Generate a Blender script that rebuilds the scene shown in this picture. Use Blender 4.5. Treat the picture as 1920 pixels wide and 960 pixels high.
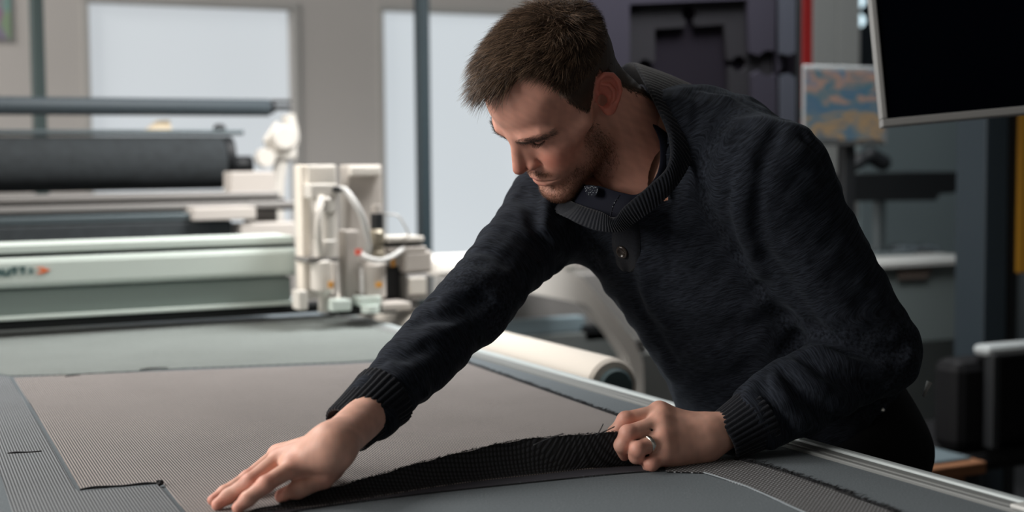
import bpy, bmesh, math, random
import numpy as np
from math import sin, cos, radians, pi, sqrt, tan
from mathutils import Vector, Matrix

for _o in list(bpy.data.objects):
    bpy.data.objects.remove(_o, do_unlink=True)
SC = bpy.context.scene
COL = SC.collection
random.seed(4)
RNG = np.random.default_rng(7)

# ------------------------------------------------------------------ camera
FPX = 2667.0                                   # 50 mm on a 36 mm frame, 1920 px wide
CAM = np.array([0.0, 0.0, 1.285])
_h, _p, _r = radians(26.5), radians(4.0), radians(-0.5)
CF = np.array([sin(_h)*cos(_p), cos(_h)*cos(_p), -sin(_p)])
_r0 = np.array([cos(_h), -sin(_h), 0.0]); _u0 = np.cross(_r0, CF)
CR = _r0*cos(_r) + _u0*sin(_r)
CU = _u0*cos(_r) - _r0*sin(_r)
cam_d = bpy.data.cameras.new('camera')
cam_d.sensor_width = 36.0; cam_d.lens = 36.0*FPX/1920
cam_d.clip_start = 0.05; cam_d.clip_end = 60
cam_d.dof.use_dof = True; cam_d.dof.focus_distance = 1.84; cam_d.dof.aperture_fstop = 3.0
cam_d.dof.aperture_blades = 0
cam = bpy.data.objects.new('camera', cam_d); COL.objects.link(cam)
cam.matrix_world = Matrix(((CR[0], CU[0], -CF[0], CAM[0]), (CR[1], CU[1], -CF[1], CAM[1]),
                           (CR[2], CU[2], -CF[2], CAM[2]), (0, 0, 0, 1)))
SC.camera = cam
vs = SC.view_settings
vs.view_transform = 'Standard'; vs.look = 'None'; vs.exposure = 0.0; vs.gamma = 1.0; vs.use_curve_mapping = False

def P(px, py, d):
    """world point seen at pixel (px, py) at depth d"""
    return CAM + d*(CF + CR*((px-960)/FPX) - CU*((py-480)/FPX))
def T(px, py, h):
    """world point of height h seen at pixel (px, py)"""
    v = CF + CR*((px-960)/FPX) - CU*((py-480)/FPX)
    return CAM + v*((h-CAM[2])/v[2])
def CD(x, y, z):
    """camera-space direction (right, up, away) -> world"""
    return CR*x + CU*y + CF*z

# ------------------------------------------------------------------ world and lamps
W = bpy.data.worlds.new('world'); SC.world = W; W.use_nodes = True
W.node_tree.nodes['Background'].inputs[0].default_value = (0.50, 0.62, 0.72, 1)
W.node_tree.nodes['Background'].inputs[1].default_value = 0.035

def area(name, loc, target, size, power, col=(1, 1, 1), size_y=None, spread=180):
    l = bpy.data.lights.new(name, 'AREA'); l.energy = power; l.color = col
    l.shape = 'RECTANGLE'; l.size = size; l.size_y = size_y or size; l.spread = radians(spread)
    o = bpy.data.objects.new(name, l); COL.objects.link(o); o.location = loc
    d = Vector(target) - Vector(loc); o.rotation_euler = d.to_track_quat('-Z', 'Y').to_euler()
    return o
area('unseen_overhead_light', (-0.55, 3.2, 2.95), (0.7, 1.9, 1.0), 1.5, 62, (1.0, 0.95, 0.90), 1.0)
area('added_side_light', (-2.4, 1.9, 2.1), (0.9, 1.6, 1.25), 1.6, 92, (1.0, 0.94, 0.88), 1.5)  # added warm light aimed at his face; no window stands there
area('unseen_overhead_light', (-0.9, 4.7, 3.05), (-0.3, 5.4, 1.2), 1.6, 54, (1.0, 0.97, 0.94), 0.8)  # added to brighten the back wall and gantry; no fixture here
area('unseen_overhead_light', (3.0, 3.2, 3.05), (2.9, 4.4, 1.0), 1.2, 17, (0.9, 0.96, 1.0), 0.6)  # added dim light for the right background, without a fixture
area('unseen_overhead_light', (2.1, 2.9, 3.0), (1.8, 3.7, 0.8), 1.2, 48, (1.0, 0.98, 0.96), 0.6, 90)  # added to brighten the white plotter, spread narrowed; no lamp is built

# ------------------------------------------------------------------ helpers
def link(name, me, mat=None, parent=None):
    o = bpy.data.objects.new(name, me); COL.objects.link(o)
    if mat is not None: me.materials.append(mat)
    if parent is not None: o.parent = parent
    return o
def tag(o, label=None, cat=None, group=None, kind=None):
    if label: o['label'] = label
    if cat: o['category'] = cat
    if group: o['group'] = group
    if kind: o['kind'] = kind
    return o
def empty(name, loc, label=None, cat=None, group=None):
    o = bpy.data.objects.new(name, None); COL.objects.link(o); o.location = loc
    o.empty_display_size = 0.05
    o.matrix_world = Matrix.Translation(loc)
    return tag(o, label, cat, group)
def amesh(name, V, Fq, smooth=True):
    me = bpy.data.meshes.new(name)
    V = np.ascontiguousarray(V, np.float32); Fq = np.ascontiguousarray(Fq, np.int32)
    n, k = Fq.shape
    me.vertices.add(len(V)); me.vertices.foreach_set('co', V.ravel())
    me.loops.add(n*k); me.loops.foreach_set('vertex_index', Fq.ravel())
    me.polygons.add(n); me.polygons.foreach_set('loop_start', np.arange(0, n*k, k, dtype=np.int32))
    me.polygons.foreach_set('loop_total', np.full(n, k, np.int32))
    me.polygons.foreach_set('use_smooth', np.full(n, smooth, bool))
    me.update(calc_edges=True); me.validate()
    return me
def lmesh(name, verts, faces, smooth=False):
    me = bpy.data.meshes.new(name); me.from_pydata([tuple(map(float, v)) for v in verts], [], faces)
    me.update()
    if smooth:
        me.polygons.foreach_set('use_smooth', [True]*len(me.polygons))
    return me
def vcol(me, arr, name='Col'):
    a = me.color_attributes.new(name, 'FLOAT_COLOR', 'POINT')
    c = np.ones((len(me.vertices), 4), np.float32); c[:, :3] = arr
    a.data.foreach_set('color', c.ravel())
def vvec(me, arr, name):
    a = me.attributes.new(name, 'FLOAT_VECTOR', 'POINT')
    a.data.foreach_set('vector', np.ascontiguousarray(arr, np.float32).ravel())

# ---- signed distance tools
def ln(v): return np.sqrt((v*v).sum(-1))
def smin(a, b, k):
    h = np.clip(0.5+0.5*(b-a)/k, 0, 1); return b*(1-h)+a*h - k*h*(1-h)
def smax(a, b, k): return -smin(-a, -b, k)
def ell(p, c, r, R=None):
    q = p-np.asarray(c, np.float32)
    if R is not None: q = q @ np.asarray(R, np.float32)       # columns of R = axes
    r = np.asarray(r, np.float32)
    k0 = ln(q/r); k1 = ln(q/(r*r))+1e-9
    return k0*(k0-1)/k1
def sph(p, c, r): return ln(p-np.asarray(c, np.float32))-r
def cone(p, a, b, ra, rb):
    a = np.asarray(a, np.float32); b = np.asarray(b, np.float32); ab = b-a
    t = np.clip(((p-a)@ab)/(ab@ab), 0, 1)
    return ln(p-a-t[:, None]*ab)-(ra+(rb-ra)*t)
def poly(p, pts, rs):
    d = None
    for i in range(len(pts)-1):
        e = cone(p, pts[i], pts[i+1], rs[i], rs[i+1]); d = e if d is None else np.minimum(d, e)
    return d
def nets(f, lo, hi, h, B=6, pad=0.0, smooth=1):
    lo = np.asarray(lo, float); hi = np.asarray(hi, float)
    nb = np.ceil((hi-lo)/(h*B)).astype(int); n = nb*B
    ax = [lo[i]+h*B*(np.arange(nb[i])+0.5)-h*0.5 for i in range(3)]
    G = np.stack(np.meshgrid(*ax, indexing='ij'), -1).reshape(-1, 3).astype(np.float32)
    c = f(G).reshape(nb)
    act = np.abs(c) < B*h*0.95+pad
    V = np.repeat(np.repeat(np.repeat(c, B, 0), B, 1), B, 2).astype(np.float32)
    M = np.repeat(np.repeat(np.repeat(act, B, 0), B, 1), B, 2)
    idx = np.argwhere(M)
    vals = np.empty(len(idx), np.float32)
    for s in range(0, len(idx), 400000):
        vals[s:s+400000] = f((lo+idx[s:s+400000]*h).astype(np.float32))
    V[M] = vals
    S = V < 0
    pts = []; cells = []; quads = []
    dims = np.array(V.shape)
    def fid(a): return (a[:, 0]*dims[1]+a[:, 1])*dims[2]+a[:, 2]
    for a in range(3):
        s0 = [slice(None)]*3; s1 = [slice(None)]*3; s0[a] = slice(0, -1); s1[a] = slice(1, None)
        X = S[tuple(s0)] != S[tuple(s1)]
        e = np.argwhere(X)
        b, cc = (a+1) % 3, (a+2) % 3
        ok = (e[:, b] > 0) & (e[:, cc] > 0) & (e[:, b] < dims[b]-1) & (e[:, cc] < dims[cc]-1)
        e = e[ok]
        e1 = e.copy(); e1[:, a] += 1
        v0 = V[tuple(e.T)]; v1 = V[tuple(e1.T)]
        t = v0/(v0-v1); pp = e.astype(float); pp[:, a] += t
        q = []
        for db, dc in ((-1, -1), (0, -1), (0, 0), (-1, 0)):
            g = e.copy(); g[:, b] += db; g[:, cc] += dc
            ci = fid(g); q.append(ci); cells.append(ci); pts.append(pp)
        q = np.stack(q, 1)
        flip = v0 >= 0
        q[flip] = q[flip][:, ::-1]
        quads.append(q)
    cells = np.concatenate(cells); pts = np.concatenate(pts); quads = np.concatenate(quads)
    u, inv = np.unique(cells, return_inverse=True)
    cnt = np.bincount(inv)
    Vt = np.stack([np.bincount(inv, pts[:, i])/cnt for i in range(3)], 1)
    Q = np.searchsorted(u, quads)
    E = np.concatenate([Q[:, [0, 1]], Q[:, [1, 2]], Q[:, [2, 3]], Q[:, [3, 0]]])
    for _ in range(smooth):
        dg = np.bincount(E.ravel(), minlength=len(Vt)).astype(float)
        A = np.stack([np.bincount(E[:, 0], Vt[E[:, 1], i], len(Vt))+np.bincount(E[:, 1], Vt[E[:, 0], i], len(Vt)) for i in range(3)], 1)
        Vt = 0.5*Vt+0.5*A/np.maximum(dg, 1)[:, None]
    return lo+Vt*h, Q
def fnoise(p, s, seed=0, octv=2):
    """cheap smooth pseudo noise, about -1..1"""
    r = np.random.default_rng(seed); out = np.zeros(len(p), np.float32); amp = 1.0; tot = 0
    for o in range(octv):
        for k in range(5):
            d = r.normal(size=3); d /= np.linalg.norm(d)
            out += amp*np.sin(p@(d*s*(0.7+0.6*r.random())).astype(np.float32)*6.283+r.random()*6.28)
        tot += amp*1.6; amp *= 0.5; s *= 2.1
    return out/tot

# ---- materials
def mat(name, col, rough=0.6, metal=0.0, spec=0.5, bump=None, var=None, emit=None, sheen=0, attr=None, sss=0, coat=0, trans=0):
    m = bpy.data.materials.new(name); m.use_nodes = True; nt = m.node_tree; b = nt.nodes['Principled BSDF']
    b.inputs['Base Color'].default_value = (*col, 1); b.inputs['Roughness'].default_value = rough
    b.inputs['Metallic'].default_value = metal; b.inputs['Specular IOR Level'].default_value = spec
    if sheen: b.inputs['Sheen Weight'].default_value = sheen; b.inputs['Sheen Roughness'].default_value = 0.5
    if coat: b.inputs['Coat Weight'].default_value = coat
    if trans: b.inputs['Transmission Weight'].default_value = trans
    if emit: b.inputs['Emission Color'].default_value = (*emit[:3], 1); b.inputs['Emission Strength'].default_value = emit[3]
    if sss:
        b.inputs['Subsurface Weight'].default_value = sss; b.inputs['Subsurface Radius'].default_value = (1.0, 0.35, 0.2)
        b.inputs['Subsurface Scale'].default_value = 0.006
    tc = nt.nodes.new('ShaderNodeTexCoord')
    colout = None
    if attr:
        a = nt.nodes.new('ShaderNodeAttribute'); a.attribute_name = attr; colout = a.outputs['Color']
        nt.links.new(colout, b.inputs['Base Color'])
    if var:      # (scale, amount, (sx,sy,sz))
        mp = nt.nodes.new('ShaderNodeMapping'); mp.inputs['Scale'].default_value = var[2] if len(var) > 2 else (1, 1, 1)
        nt.links.new(tc.outputs['Object'], mp.inputs[0])
        n = nt.nodes.new('ShaderNodeTexNoise'); n.inputs['Scale'].default_value = var[0]; n.inputs['Detail'].default_value = 4
        nt.links.new(mp.outputs[0], n.inputs['Vector'])
        mx = nt.nodes.new('ShaderNodeMix'); mx.data_type = 'RGBA'; mx.blend_type = 'MULTIPLY'; mx.inputs[0].default_value = 1
        mr = nt.nodes.new('ShaderNodeMapRange'); mr.inputs['From Min'].default_value = 0.3; mr.inputs['From Max'].default_value = 0.7
        mr.inputs['To Min'].default_value = 1-var[1]; mr.inputs['To Max'].default_value = 1+var[1]
        nt.links.new(n.outputs['Fac'], mr.inputs[0])
        if colout: nt.links.new(colout, mx.inputs[6])
        else: mx.inputs[6].default_value = (*col, 1)
        nt.links.new(mr.outputs[0], mx.inputs[7]); nt.links.new(mx.outputs[2], b.inputs['Base Color'])
    if bump:     # (scale, strength, distance)
        n = nt.nodes.new('ShaderNodeTexNoise'); n.inputs['Scale'].default_value = bump[0]; n.inputs['Detail'].default_value = 3
        nt.links.new(tc.outputs['Object'], n.inputs['Vector'])
        bp = nt.nodes.new('ShaderNodeBump'); bp.inputs['Strength'].default_value = bump[1]; bp.inputs['Distance'].default_value = bump[2]
        nt.links.new(n.outputs['Fac'], bp.inputs['Height']); nt.links.new(bp.outputs[0], b.inputs['Normal'])
    return m

def srgb(r, g, b):
    return tuple(((c/255)/12.92 if c/255 <= 0.04045 else ((c/255+0.055)/1.055)**2.4) for c in (r, g, b))
# ================================================================== THE MAN
HS = 0.96                                       # head scale
HD = 1.93                                       # head depth
def _frame():
    Y = CD(-0.67, -0.636, -0.367); Y /= np.linalg.norm(Y)
    Z = CD(-0.36, 0.72, -0.59); Z -= Y*(Z@Y); Z /= np.linalg.norm(Z)
    a = radians(8); Y, Z = Y*cos(a)-Z*sin(a), Z*cos(a)+Y*sin(a)      # nod
    X = np.cross(Y, Z)
    return np.stack([X, Y, Z], 1)
HM = _frame()                                   # columns: his right, face, up
HC = P(1056, 191, HD)                           # middle of the head between the ears
def HW(p): return HC + (np.asarray(p, float)*HS) @ HM.T      # head-local -> world
def HL(p): return ((p-HC) @ HM)/HS                            # world -> head-local

NECK_W = P(1210, 322, 2.0)                      # base of the neck
NECK_L = HL(NECK_W)

LID = [(0.023, 0.0825, 0.0180), (0.030, 0.0852, 0.0150), (0.038, 0.0845, 0.0152), (0.0465, 0.0775, 0.0190)]
def head_sdf(p):
    """p head-local metres: x his right, y face, z up, origin between the ear canals"""
    p = p.astype(np.float32)
    q = p.copy(); q[:, 0] = np.abs(p[:, 0])
    d = ell(q, (0, -0.012, 0.050), (0.0745, 0.094, 0.083))
    d = smin(d, ell(q, (0, 0.034, 0.056), (0.062, 0.063, 0.056)), 0.030)            # forehead
    d = smin(d, ell(q, (0, 0.036, -0.014), (0.055, 0.056, 0.072)), 0.028)            # mid face
    d = smin(d, ell(q, (0, 0.030, -0.055), (0.050, 0.050, 0.042)), 0.022)           # jaw mass
    d = smin(d, cone(q, (0.050, 0.006, -0.050), (0.018, 0.078, -0.094), 0.015, 0.015), 0.022)
    d = smin(d, ell(q, (0, 0.087, -0.095), (0.020, 0.015, 0.016)), 0.016)           # chin
    d = smin(d, cone(q, (0.040, 0.066, -0.010), (0.062, 0.022, 0.000), 0.015, 0.011), 0.020)   # cheekbone
    d = smin(d, ell(q, (0.031, 0.072, -0.034), (0.019, 0.017, 0.022)), 0.018)       # cheek
    d = smin(d, ell(q, (0, 0.080, -0.054), (0.029, 0.021, 0.027)), 0.016)           # muzzle
    # eye sockets and brow
    d = smax(d, -ell(q, (0.032, 0.101, 0.017), (0.020, 0.020, 0.012)), 0.014)
    d = smin(d, poly(q, [(0.008, 0.0905, 0.0265), (0.026, 0.0925, 0.0310), (0.046, 0.080, 0.0315), (0.056, 0.066, 0.0270)], [0.007, 0.0078, 0.007, 0.005]), 0.013)
    # lids over the eyeball
    d = smin(d, sph(q, (0.0335, 0.0722, 0.022), 0.0130), 0.006)
    d = smin(d, poly(q, LID, [0.0015]*4), 0.003)
    d = smax(d, -poly(q, [(x, y+0.0024, z-0.0022) for x, y, z in LID], [0.0006]*4), 0.002)
    # nose
    n = poly(q, [(0, 0.088, 0.034), (0, 0.098, 0.016), (0, 0.1095, -0.006), (0, 0.1155, -0.018)], [0.0082, 0.0070, 0.0077, 0.0084])
    d = smin(d, n, 0.010)
    d = smin(d, cone(q, (0.005, 0.086, 0.012), (0.0085, 0.0955, -0.016), 0.0080, 0.0085), 0.012)
    d = smin(d, ell(q, (0.0125, 0.0985, -0.0225), (0.0068, 0.0102, 0.0076)), 0.004)
    d = smin(d, cone(q, (0, 0.112, -0.024), (0, 0.098, -0.031), 0.0050, 0.004), 0.004)
    d = smax(d, -ell(q, (0.0078, 0.1055, -0.0305), (0.0034, 0.0062, 0.0042)), 0.003)
    d = smax(d, -poly(q, [(0.0195, 0.094, -0.0165), (0.0215, 0.0905, -0.025), (0.030, 0.088, -0.046)], [0.0003, 0.0004, 0.0002]), 0.004)  # nasolabial
    # mouth
    d = smax(d, -ell(q, (0, 0.1050, -0.0415), (0.0028, 0.0042, 0.009)), 0.006)      # philtrum
    d = smin(d, poly(q, [(0, 0.0985, -0.0535), (0.009, 0.0985, -0.0520), (0.027, 0.0875, -0.0575)], [0.0042, 0.0044, 0.0016]), 0.005)
    d = smin(d, poly(q, [(0, 0.0975, -0.0655), (0.010, 0.0958, -0.0650), (0.024, 0.0875, -0.0600)], [0.0062, 0.0056, 0.0018]), 0.005)
    d = smax(d, -poly(q, [(0, 0.1045, -0.0590), (0.012, 0.1010, -0.0585), (0.030, 0.0865, -0.0600)], [0.0007, 0.0007, 0.0012]), 0.003)
    d = smax(d, -ell(q, (0, 0.1000, -0.0785), (0.018, 0.008, 0.0045)), 0.010)       # under lip
    # temple hollow
    d = smax(d, -ell(q, (0.082, 0.056, 0.040), (0.016, 0.026, 0.026)), 0.022)
    # neck
    a = np.array((0.0, -0.030, -0.025), np.float32); b = NECK_L.astype(np.float32)
    d = smin(d, cone(p, a, b, 0.054, 0.064), 0.022)
    d = smin(d, cone(p, (0.0, -0.050, -0.005), b+np.array((0, -0.035, 0.0), np.float32), 0.042, 0.052), 0.025)
    # ears
    e = ear_sdf(q)
    d = smin(d, e, 0.005)
    d = smax(d, -ell(q, (0.0775, -0.0135, 0.009), (0.0095, 0.0075, 0.0110)), 0.004)
    return d
# ear frame: tilted back, flared out
_et = radians(18); _ef = radians(26)
EO = np.array((0.0735, -0.019, 0.015))
EZ = np.array((0.0, -sin(_et), cos(_et)))                      # up along the ear
EYr = np.array((0.0, -cos(_et), -sin(_et)))                    # back
EY = EYr*cos(_ef) + np.array((1.0, 0, 0))*sin(_ef)
EX = np.cross(EY, EZ); EX = EX if EX[0] > 0 else -EX
EM = np.stack([EX, EY, EZ], 1).astype(np.float32)
def ear_sdf(q):
    r = (q-EO.astype(np.float32)) @ EM                         # x out, y back, z up
    m = ell(r, (0.001, 0.006, 0.001), (0.0042, 0.0185, 0.0300))
    m = smax(m, -ell(r, (0.0062, 0.0065, 0.003), (0.0042, 0.0125, 0.0215)), 0.003)
    rim = [(0.004, -0.006, 0.002), (0.0045, -0.0085, 0.012), (0.005, -0.003, 0.0255), (0.0055, 0.007, 0.0310), (0.006, 0.0180, 0.0265),
           (0.006, 0.0245, 0.0140), (0.0055, 0.0245, 0.0), (0.004, 0.0195, -0.0120), (0.003, 0.0125, -0.0210)]
    m = smin(m, poly(r, rim, [0.0026, 0.0030, 0.0031, 0.0034, 0.0034, 0.0032, 0.0030, 0.0028, 0.0028]), 0.003)
    m = smin(m, poly(r, [(0.004, 0.002, 0.0175), (0.0055, 0.0105, 0.0135), (0.006, 0.0150, 0.003), (0.005, 0.0125, -0.009), (0.004, 0.006, -0.0135)], [0.0022, 0.0028, 0.0030, 0.0027, 0.0024]), 0.0035)
    m = smin(m, ell(r, (0.001, 0.004, -0.0245), (0.0042, 0.0085, 0.0085)), 0.006)       # lobe
    m = smin(m, ell(r, (0.0035, -0.0060, -0.0045), (0.0035, 0.0042, 0.0060)), 0.004)       # tragus
    return m

# ---- hands: joints in world space
def hand_sdf(p, fingers, palm, arm):
    d = None
    for pts, rs in palm:
        e = poly(p, pts, rs); d = e if d is None else smin(d, e, 0.012)
    d = smin(d, poly(p, arm[0], arm[1]), 0.022)
    for pts, rs in fingers:
        e = poly(p, pts, rs)
        # knuckle swelling
        for k in range(1, len(pts)-1):
            e = smin(e, sph(p, pts[k], rs[k]*1.06), 0.004)
        d = smin(d, e, 0.0045)
    return d
def lerp(a, b, t): return np.asarray(a)*(1-t)+np.asarray(b)*t

def rq(cx, cy, h):      # from the close view of the flat hand
    return T(360+cx/4.3625, 740+cy/4.3625, 0.9+h)
def lq(cx, cy, d):      # from the close view of the gripping hand
    return P(1060+cx/4.3625, 720+cy/4.3625, d)

# flat (right) hand
R_wrist = rq(1140, 430, 0.062)
R_mcp = {'i': rq(845, 580, 0.043), 'm': rq(715, 525, 0.046), 'r': rq(700, 490, 0.036), 'p': rq(720, 480, 0.024)}
R_f = [
 ([R_mcp['i'], rq(600, 735, 0.030), rq(455, 855, 0.016), rq(375, 925, 0.0075)], [0.0105, 0.0090, 0.0080, 0.0066]),
 ([R_mcp['m'], rq(470, 715, 0.030), rq(300, 830, 0.015), rq(205, 900, 0.0075)], [0.0105, 0.0090, 0.0080, 0.0066]),
 ([R_mcp['r'], rq(455, 680, 0.022), rq(265, 800, 0.012), rq(168, 862, 0.0068)], [0.0100, 0.0082, 0.0074, 0.0060]),
 ([R_mcp['p'], rq(560, 615, 0.012), rq(450, 690, 0.008), rq(380, 735, 0.006)], [0.0088, 0.0072, 0.0064, 0.0055]),
 ([rq(1120, 600, 0.038), rq(1075, 685, 0.026), rq(870, 775, 0.018), rq(735, 828, 0.010)], [0.0130, 0.0112, 0.0098, 0.0080]),
]
R_palm = [([R_wrist, R_mcp['i']], [0.0195, 0.0125]), ([R_wrist, R_mcp['m']], [0.0200, 0.0130]),
          ([lerp(R_wrist, rq(1010, 420, 0.045), 0.5), R_mcp['r']], [0.0185, 0.0120]), ([lerp(R_wrist, rq(1010, 400, 0.035), 0.6), R_mcp['p']], [0.0155, 0.0105]),
          ([R_wrist, rq(1120, 600, 0.036)], [0.018, 0.0150]), ([rq(1120, 600, 0.034), R_mcp['i']], [0.0135, 0.0100]),
          ([lerp(R_mcp['i'], R_mcp['m'], .2), lerp(R_mcp['r'], R_mcp['p'], .6)], [0.0105, 0.0100])]
R_arm0 = P(703, 765, 1.70)
# gripping (left) hand
L_wrist = lq(1130, 440, 1.800)
L_mcp = {'i': lq(770, 235, 1.792), 'm': lq(775, 325, 1.772), 'r': lq(790, 450, 1.758), 'p': lq(800, 575, 1.752)}
L_f = [
 ([L_mcp['i'], lq(490, 290, 1.772), lq(400, 405, 1.776), lq(362, 500, 1.786)], [0.0112, 0.0096, 0.0088, 0.0074]),
 ([L_mcp['m'], lq(510, 405, 1.745), lq(462, 500, 1.748), lq(478, 580, 1.762)], [0.0118, 0.0102, 0.0092, 0.0080]),
 ([L_mcp['r'], lq(592, 535, 1.733), lq(580, 590, 1.742), lq(640, 615, 1.762)], [0.0112, 0.0094, 0.0088, 0.0080]),
 ([L_mcp['p'], lq(705, 655, 1.737), lq(690, 670, 1.748), lq(745, 680, 1.765)], [0.0105, 0.0085, 0.0078, 0.0072]),
 ([lq(950, 360, 1.832), lq(740, 330, 1.825), lq(540, 400, 1.812), lq(420, 455, 1.803)], [0.0140, 0.0115, 0.0100, 0.0085]),
]
L_palm = [([lq(1070, 380, 1.805), L_mcp['i']], [0.0210, 0.0130]), ([L_wrist, L_mcp['m']], [0.0220, 0.0135]),
          ([L_wrist, L_mcp['r']], [0.0220, 0.0135]), ([lq(1100, 520, 1.790), L_mcp['p']], [0.0210, 0.0130]),
          ([L_mcp['i'], L_mcp['m'], L_mcp['r'], L_mcp['p']], [0.0118, 0.0122, 0.0122, 0.0112]),
          ([lq(1050, 590, 1.79), lq(870, 610, 1.765)], [0.0130, 0.0110]),
          ([L_wrist, lq(950, 360, 1.83)], [0.0200, 0.0150])]
L_arm0 = P(1420, 786, 1.832)

# sweater joints
NB = P(1232, 262, 1.985)
LS = P(1440, 335, 1.865); LE = P(1640, 660, 1.90); LWr = P(1352, 822, 1.81)
RS = P(1035, 402, 2.06); RE = P(884, 572, 1.86); RWr = P(668, 800, 1.675)
PEL = P(1505, 815, 2.10)
SPZ = NB-PEL; SPZ /= np.linalg.norm(SPZ)
SPX = LS-RS; SPX -= SPZ*(SPX@SPZ); SPX /= np.linalg.norm(SPX)
SPY = np.cross(SPZ, SPX)
SPM = np.stack([SPX, SPY, SPZ], 1)

skin = mat('skin', (0.55, 0.32, 0.24), rough=0.5, spec=0.4, attr='Col', sss=0.25, bump=(900, 0.25, 0.0006))

def skin_colour_head(V):
    p = HL(V); q = p.copy(); q[:, 0] = np.abs(q[:, 0])
    base = np.array(srgb(212, 157, 139)); C = np.tile(base, (len(p), 1))
    def mixc(w, col):
        nonlocal C
        w = np.clip(w, 0, 1)[:, None]; C = C*(1-w)+np.array(col)*w
    g = lambda c, r: np.exp(-(((q-np.array(c))/np.array(r))**2).sum(1))
    mixc(0.75*g((0.040, 0.075, -0.022), (0.022, 0.03, 0.020)), srgb(196, 118, 100))      # cheek
    mixc(0.60*g((0.004, 0.118, -0.022), (0.016, 0.016, 0.014)), srgb(190, 112, 96))      # nose tip
    ear = 1/(1+np.exp(-(-ear_sdf(q.astype(np.float32))+0.0015)*1500))
    mixc(0.75*ear, srgb(202, 100, 84))
    st = g((0.035, 0.055, -0.085), (0.042, 0.040, 0.036))+g((0, 0.085, -0.095), (0.03, 0.03, 0.022))+0.8*g((0.018, 0.098, -0.045), (0.018, 0.012, 0.009))+g((0.06, 0.015, -0.05), (0.02, 0.028, 0.035))
    mixc(0.62*np.clip(st, 0, 1), srgb(122, 84, 62))                                     # beard shade
    lu = -poly(q.astype(np.float32), [(0, 0.1005, -0.0540), (0.009, 0.100, -0.0530), (0.024, 0.0900, -0.0582)], [0.0036, 0.0034, 0.0012])
    ll = -poly(q.astype(np.float32), [(0, 0.099, -0.0650), (0.010, 0.097, -0.0645), (0.023, 0.0885, -0.0602)], [0.0050, 0.0045, 0.0014])
    lip = 1/(1+np.exp(-(np.maximum(lu, ll)-0.0002)*2500))
    mixc(0.8*lip, srgb(200, 118, 116))
    C *= (1+0.06*fnoise(p.astype(np.float32), 60, 3)[:, None])
    return C
def skin_colour_hand(V, joints, tips):
    base = np.array(srgb(212, 166, 148)); C = np.tile(base, (len(V), 1))
    w = np.zeros(len(V))
    for j in joints: w = np.maximum(w, np.exp(-((V-j)**2).sum(1)/0.013**2))
    for j in tips: w = np.maximum(w, 0.9*np.exp(-((V-j)**2).sum(1)/0.015**2))
    w = (0.55*w)[:, None]; C = C*(1-w)+np.array(srgb(206, 126, 112))*w
    C *= (1+0.07*fnoise(V.astype(np.float32), 50, 5)[:, None])
    return C

def build_body():
    # head
    V, Q = nets(head_sdf, (-0.10, -0.16, -0.20), (0.10, 0.135, 0.15), 0.00135, pad=0.002)
    cut = np.linalg.norm(V-NECK_L, axis=1)
    headV = V.copy()
    headQ = Q
    VW = HW(V); cols = [skin_colour_head(VW)]; Vs = [VW]; Qs = [Q]; n = len(V)
    for fingers, palm, arm0, wr in ((R_f, R_palm, R_arm0, R_wrist), (L_f, L_palm, L_arm0, L_wrist)):
        f = lambda p: hand_sdf(p, fingers, palm, ([wr, arm0], [0.0235, 0.0255]))
        allp = np.array([x for a, _ in fingers for x in a]+[wr, arm0])
        V, Q = nets(f, allp.min(0)-0.035, allp.max(0)+0.035, 0.00135, pad=0.003)
        js = [a[k] for a, _ in fingers for k in (0, 1)]; ts = [a[-1] for a, _ in fingers]
        cols.append(skin_colour_hand(V, js, ts)); Vs.append(V); Qs.append(Q+n); n += len(V)
    # trunk and limbs below the clothes
    def trunk(p):
        d = ell(p, lerp(NB, PEL, 0.35), (0.115, 0.07, 0.17), SPM)
        d = smin(d, ell(p, lerp(NB, PEL, 0.85), (0.13, 0.09, 0.17), SPM), 0.05)
        d = smin(d, cone(p, NB, NECK_W, 0.045, 0.034), 0.02)
        d = smin(d, poly(p, [lerp(NB, PEL, .15), LS, LE, L_arm0], [0.06, 0.048, 0.036, 0.027]), 0.03)
        d = smin(d, poly(p, [lerp(NB, PEL, .15), RS, RE, R_arm0], [0.06, 0.048, 0.034, 0.027]), 0.03)
        return d
    V, Q = nets(trunk, np.minimum(np.minimum(RS, PEL), R_arm0)-0.22, np.maximum(np.maximum(NB, PEL), LE)+0.2, 0.009)
    cols.append(np.tile(np.array(srgb(205, 152, 128)), (len(V), 1))); Vs.append(V); Qs.append(Q+n)
    me = amesh('person_body', np.concatenate(Vs), np.concatenate(Qs))
    vcol(me, np.concatenate(cols))
    return me, headV, headQ
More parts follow.
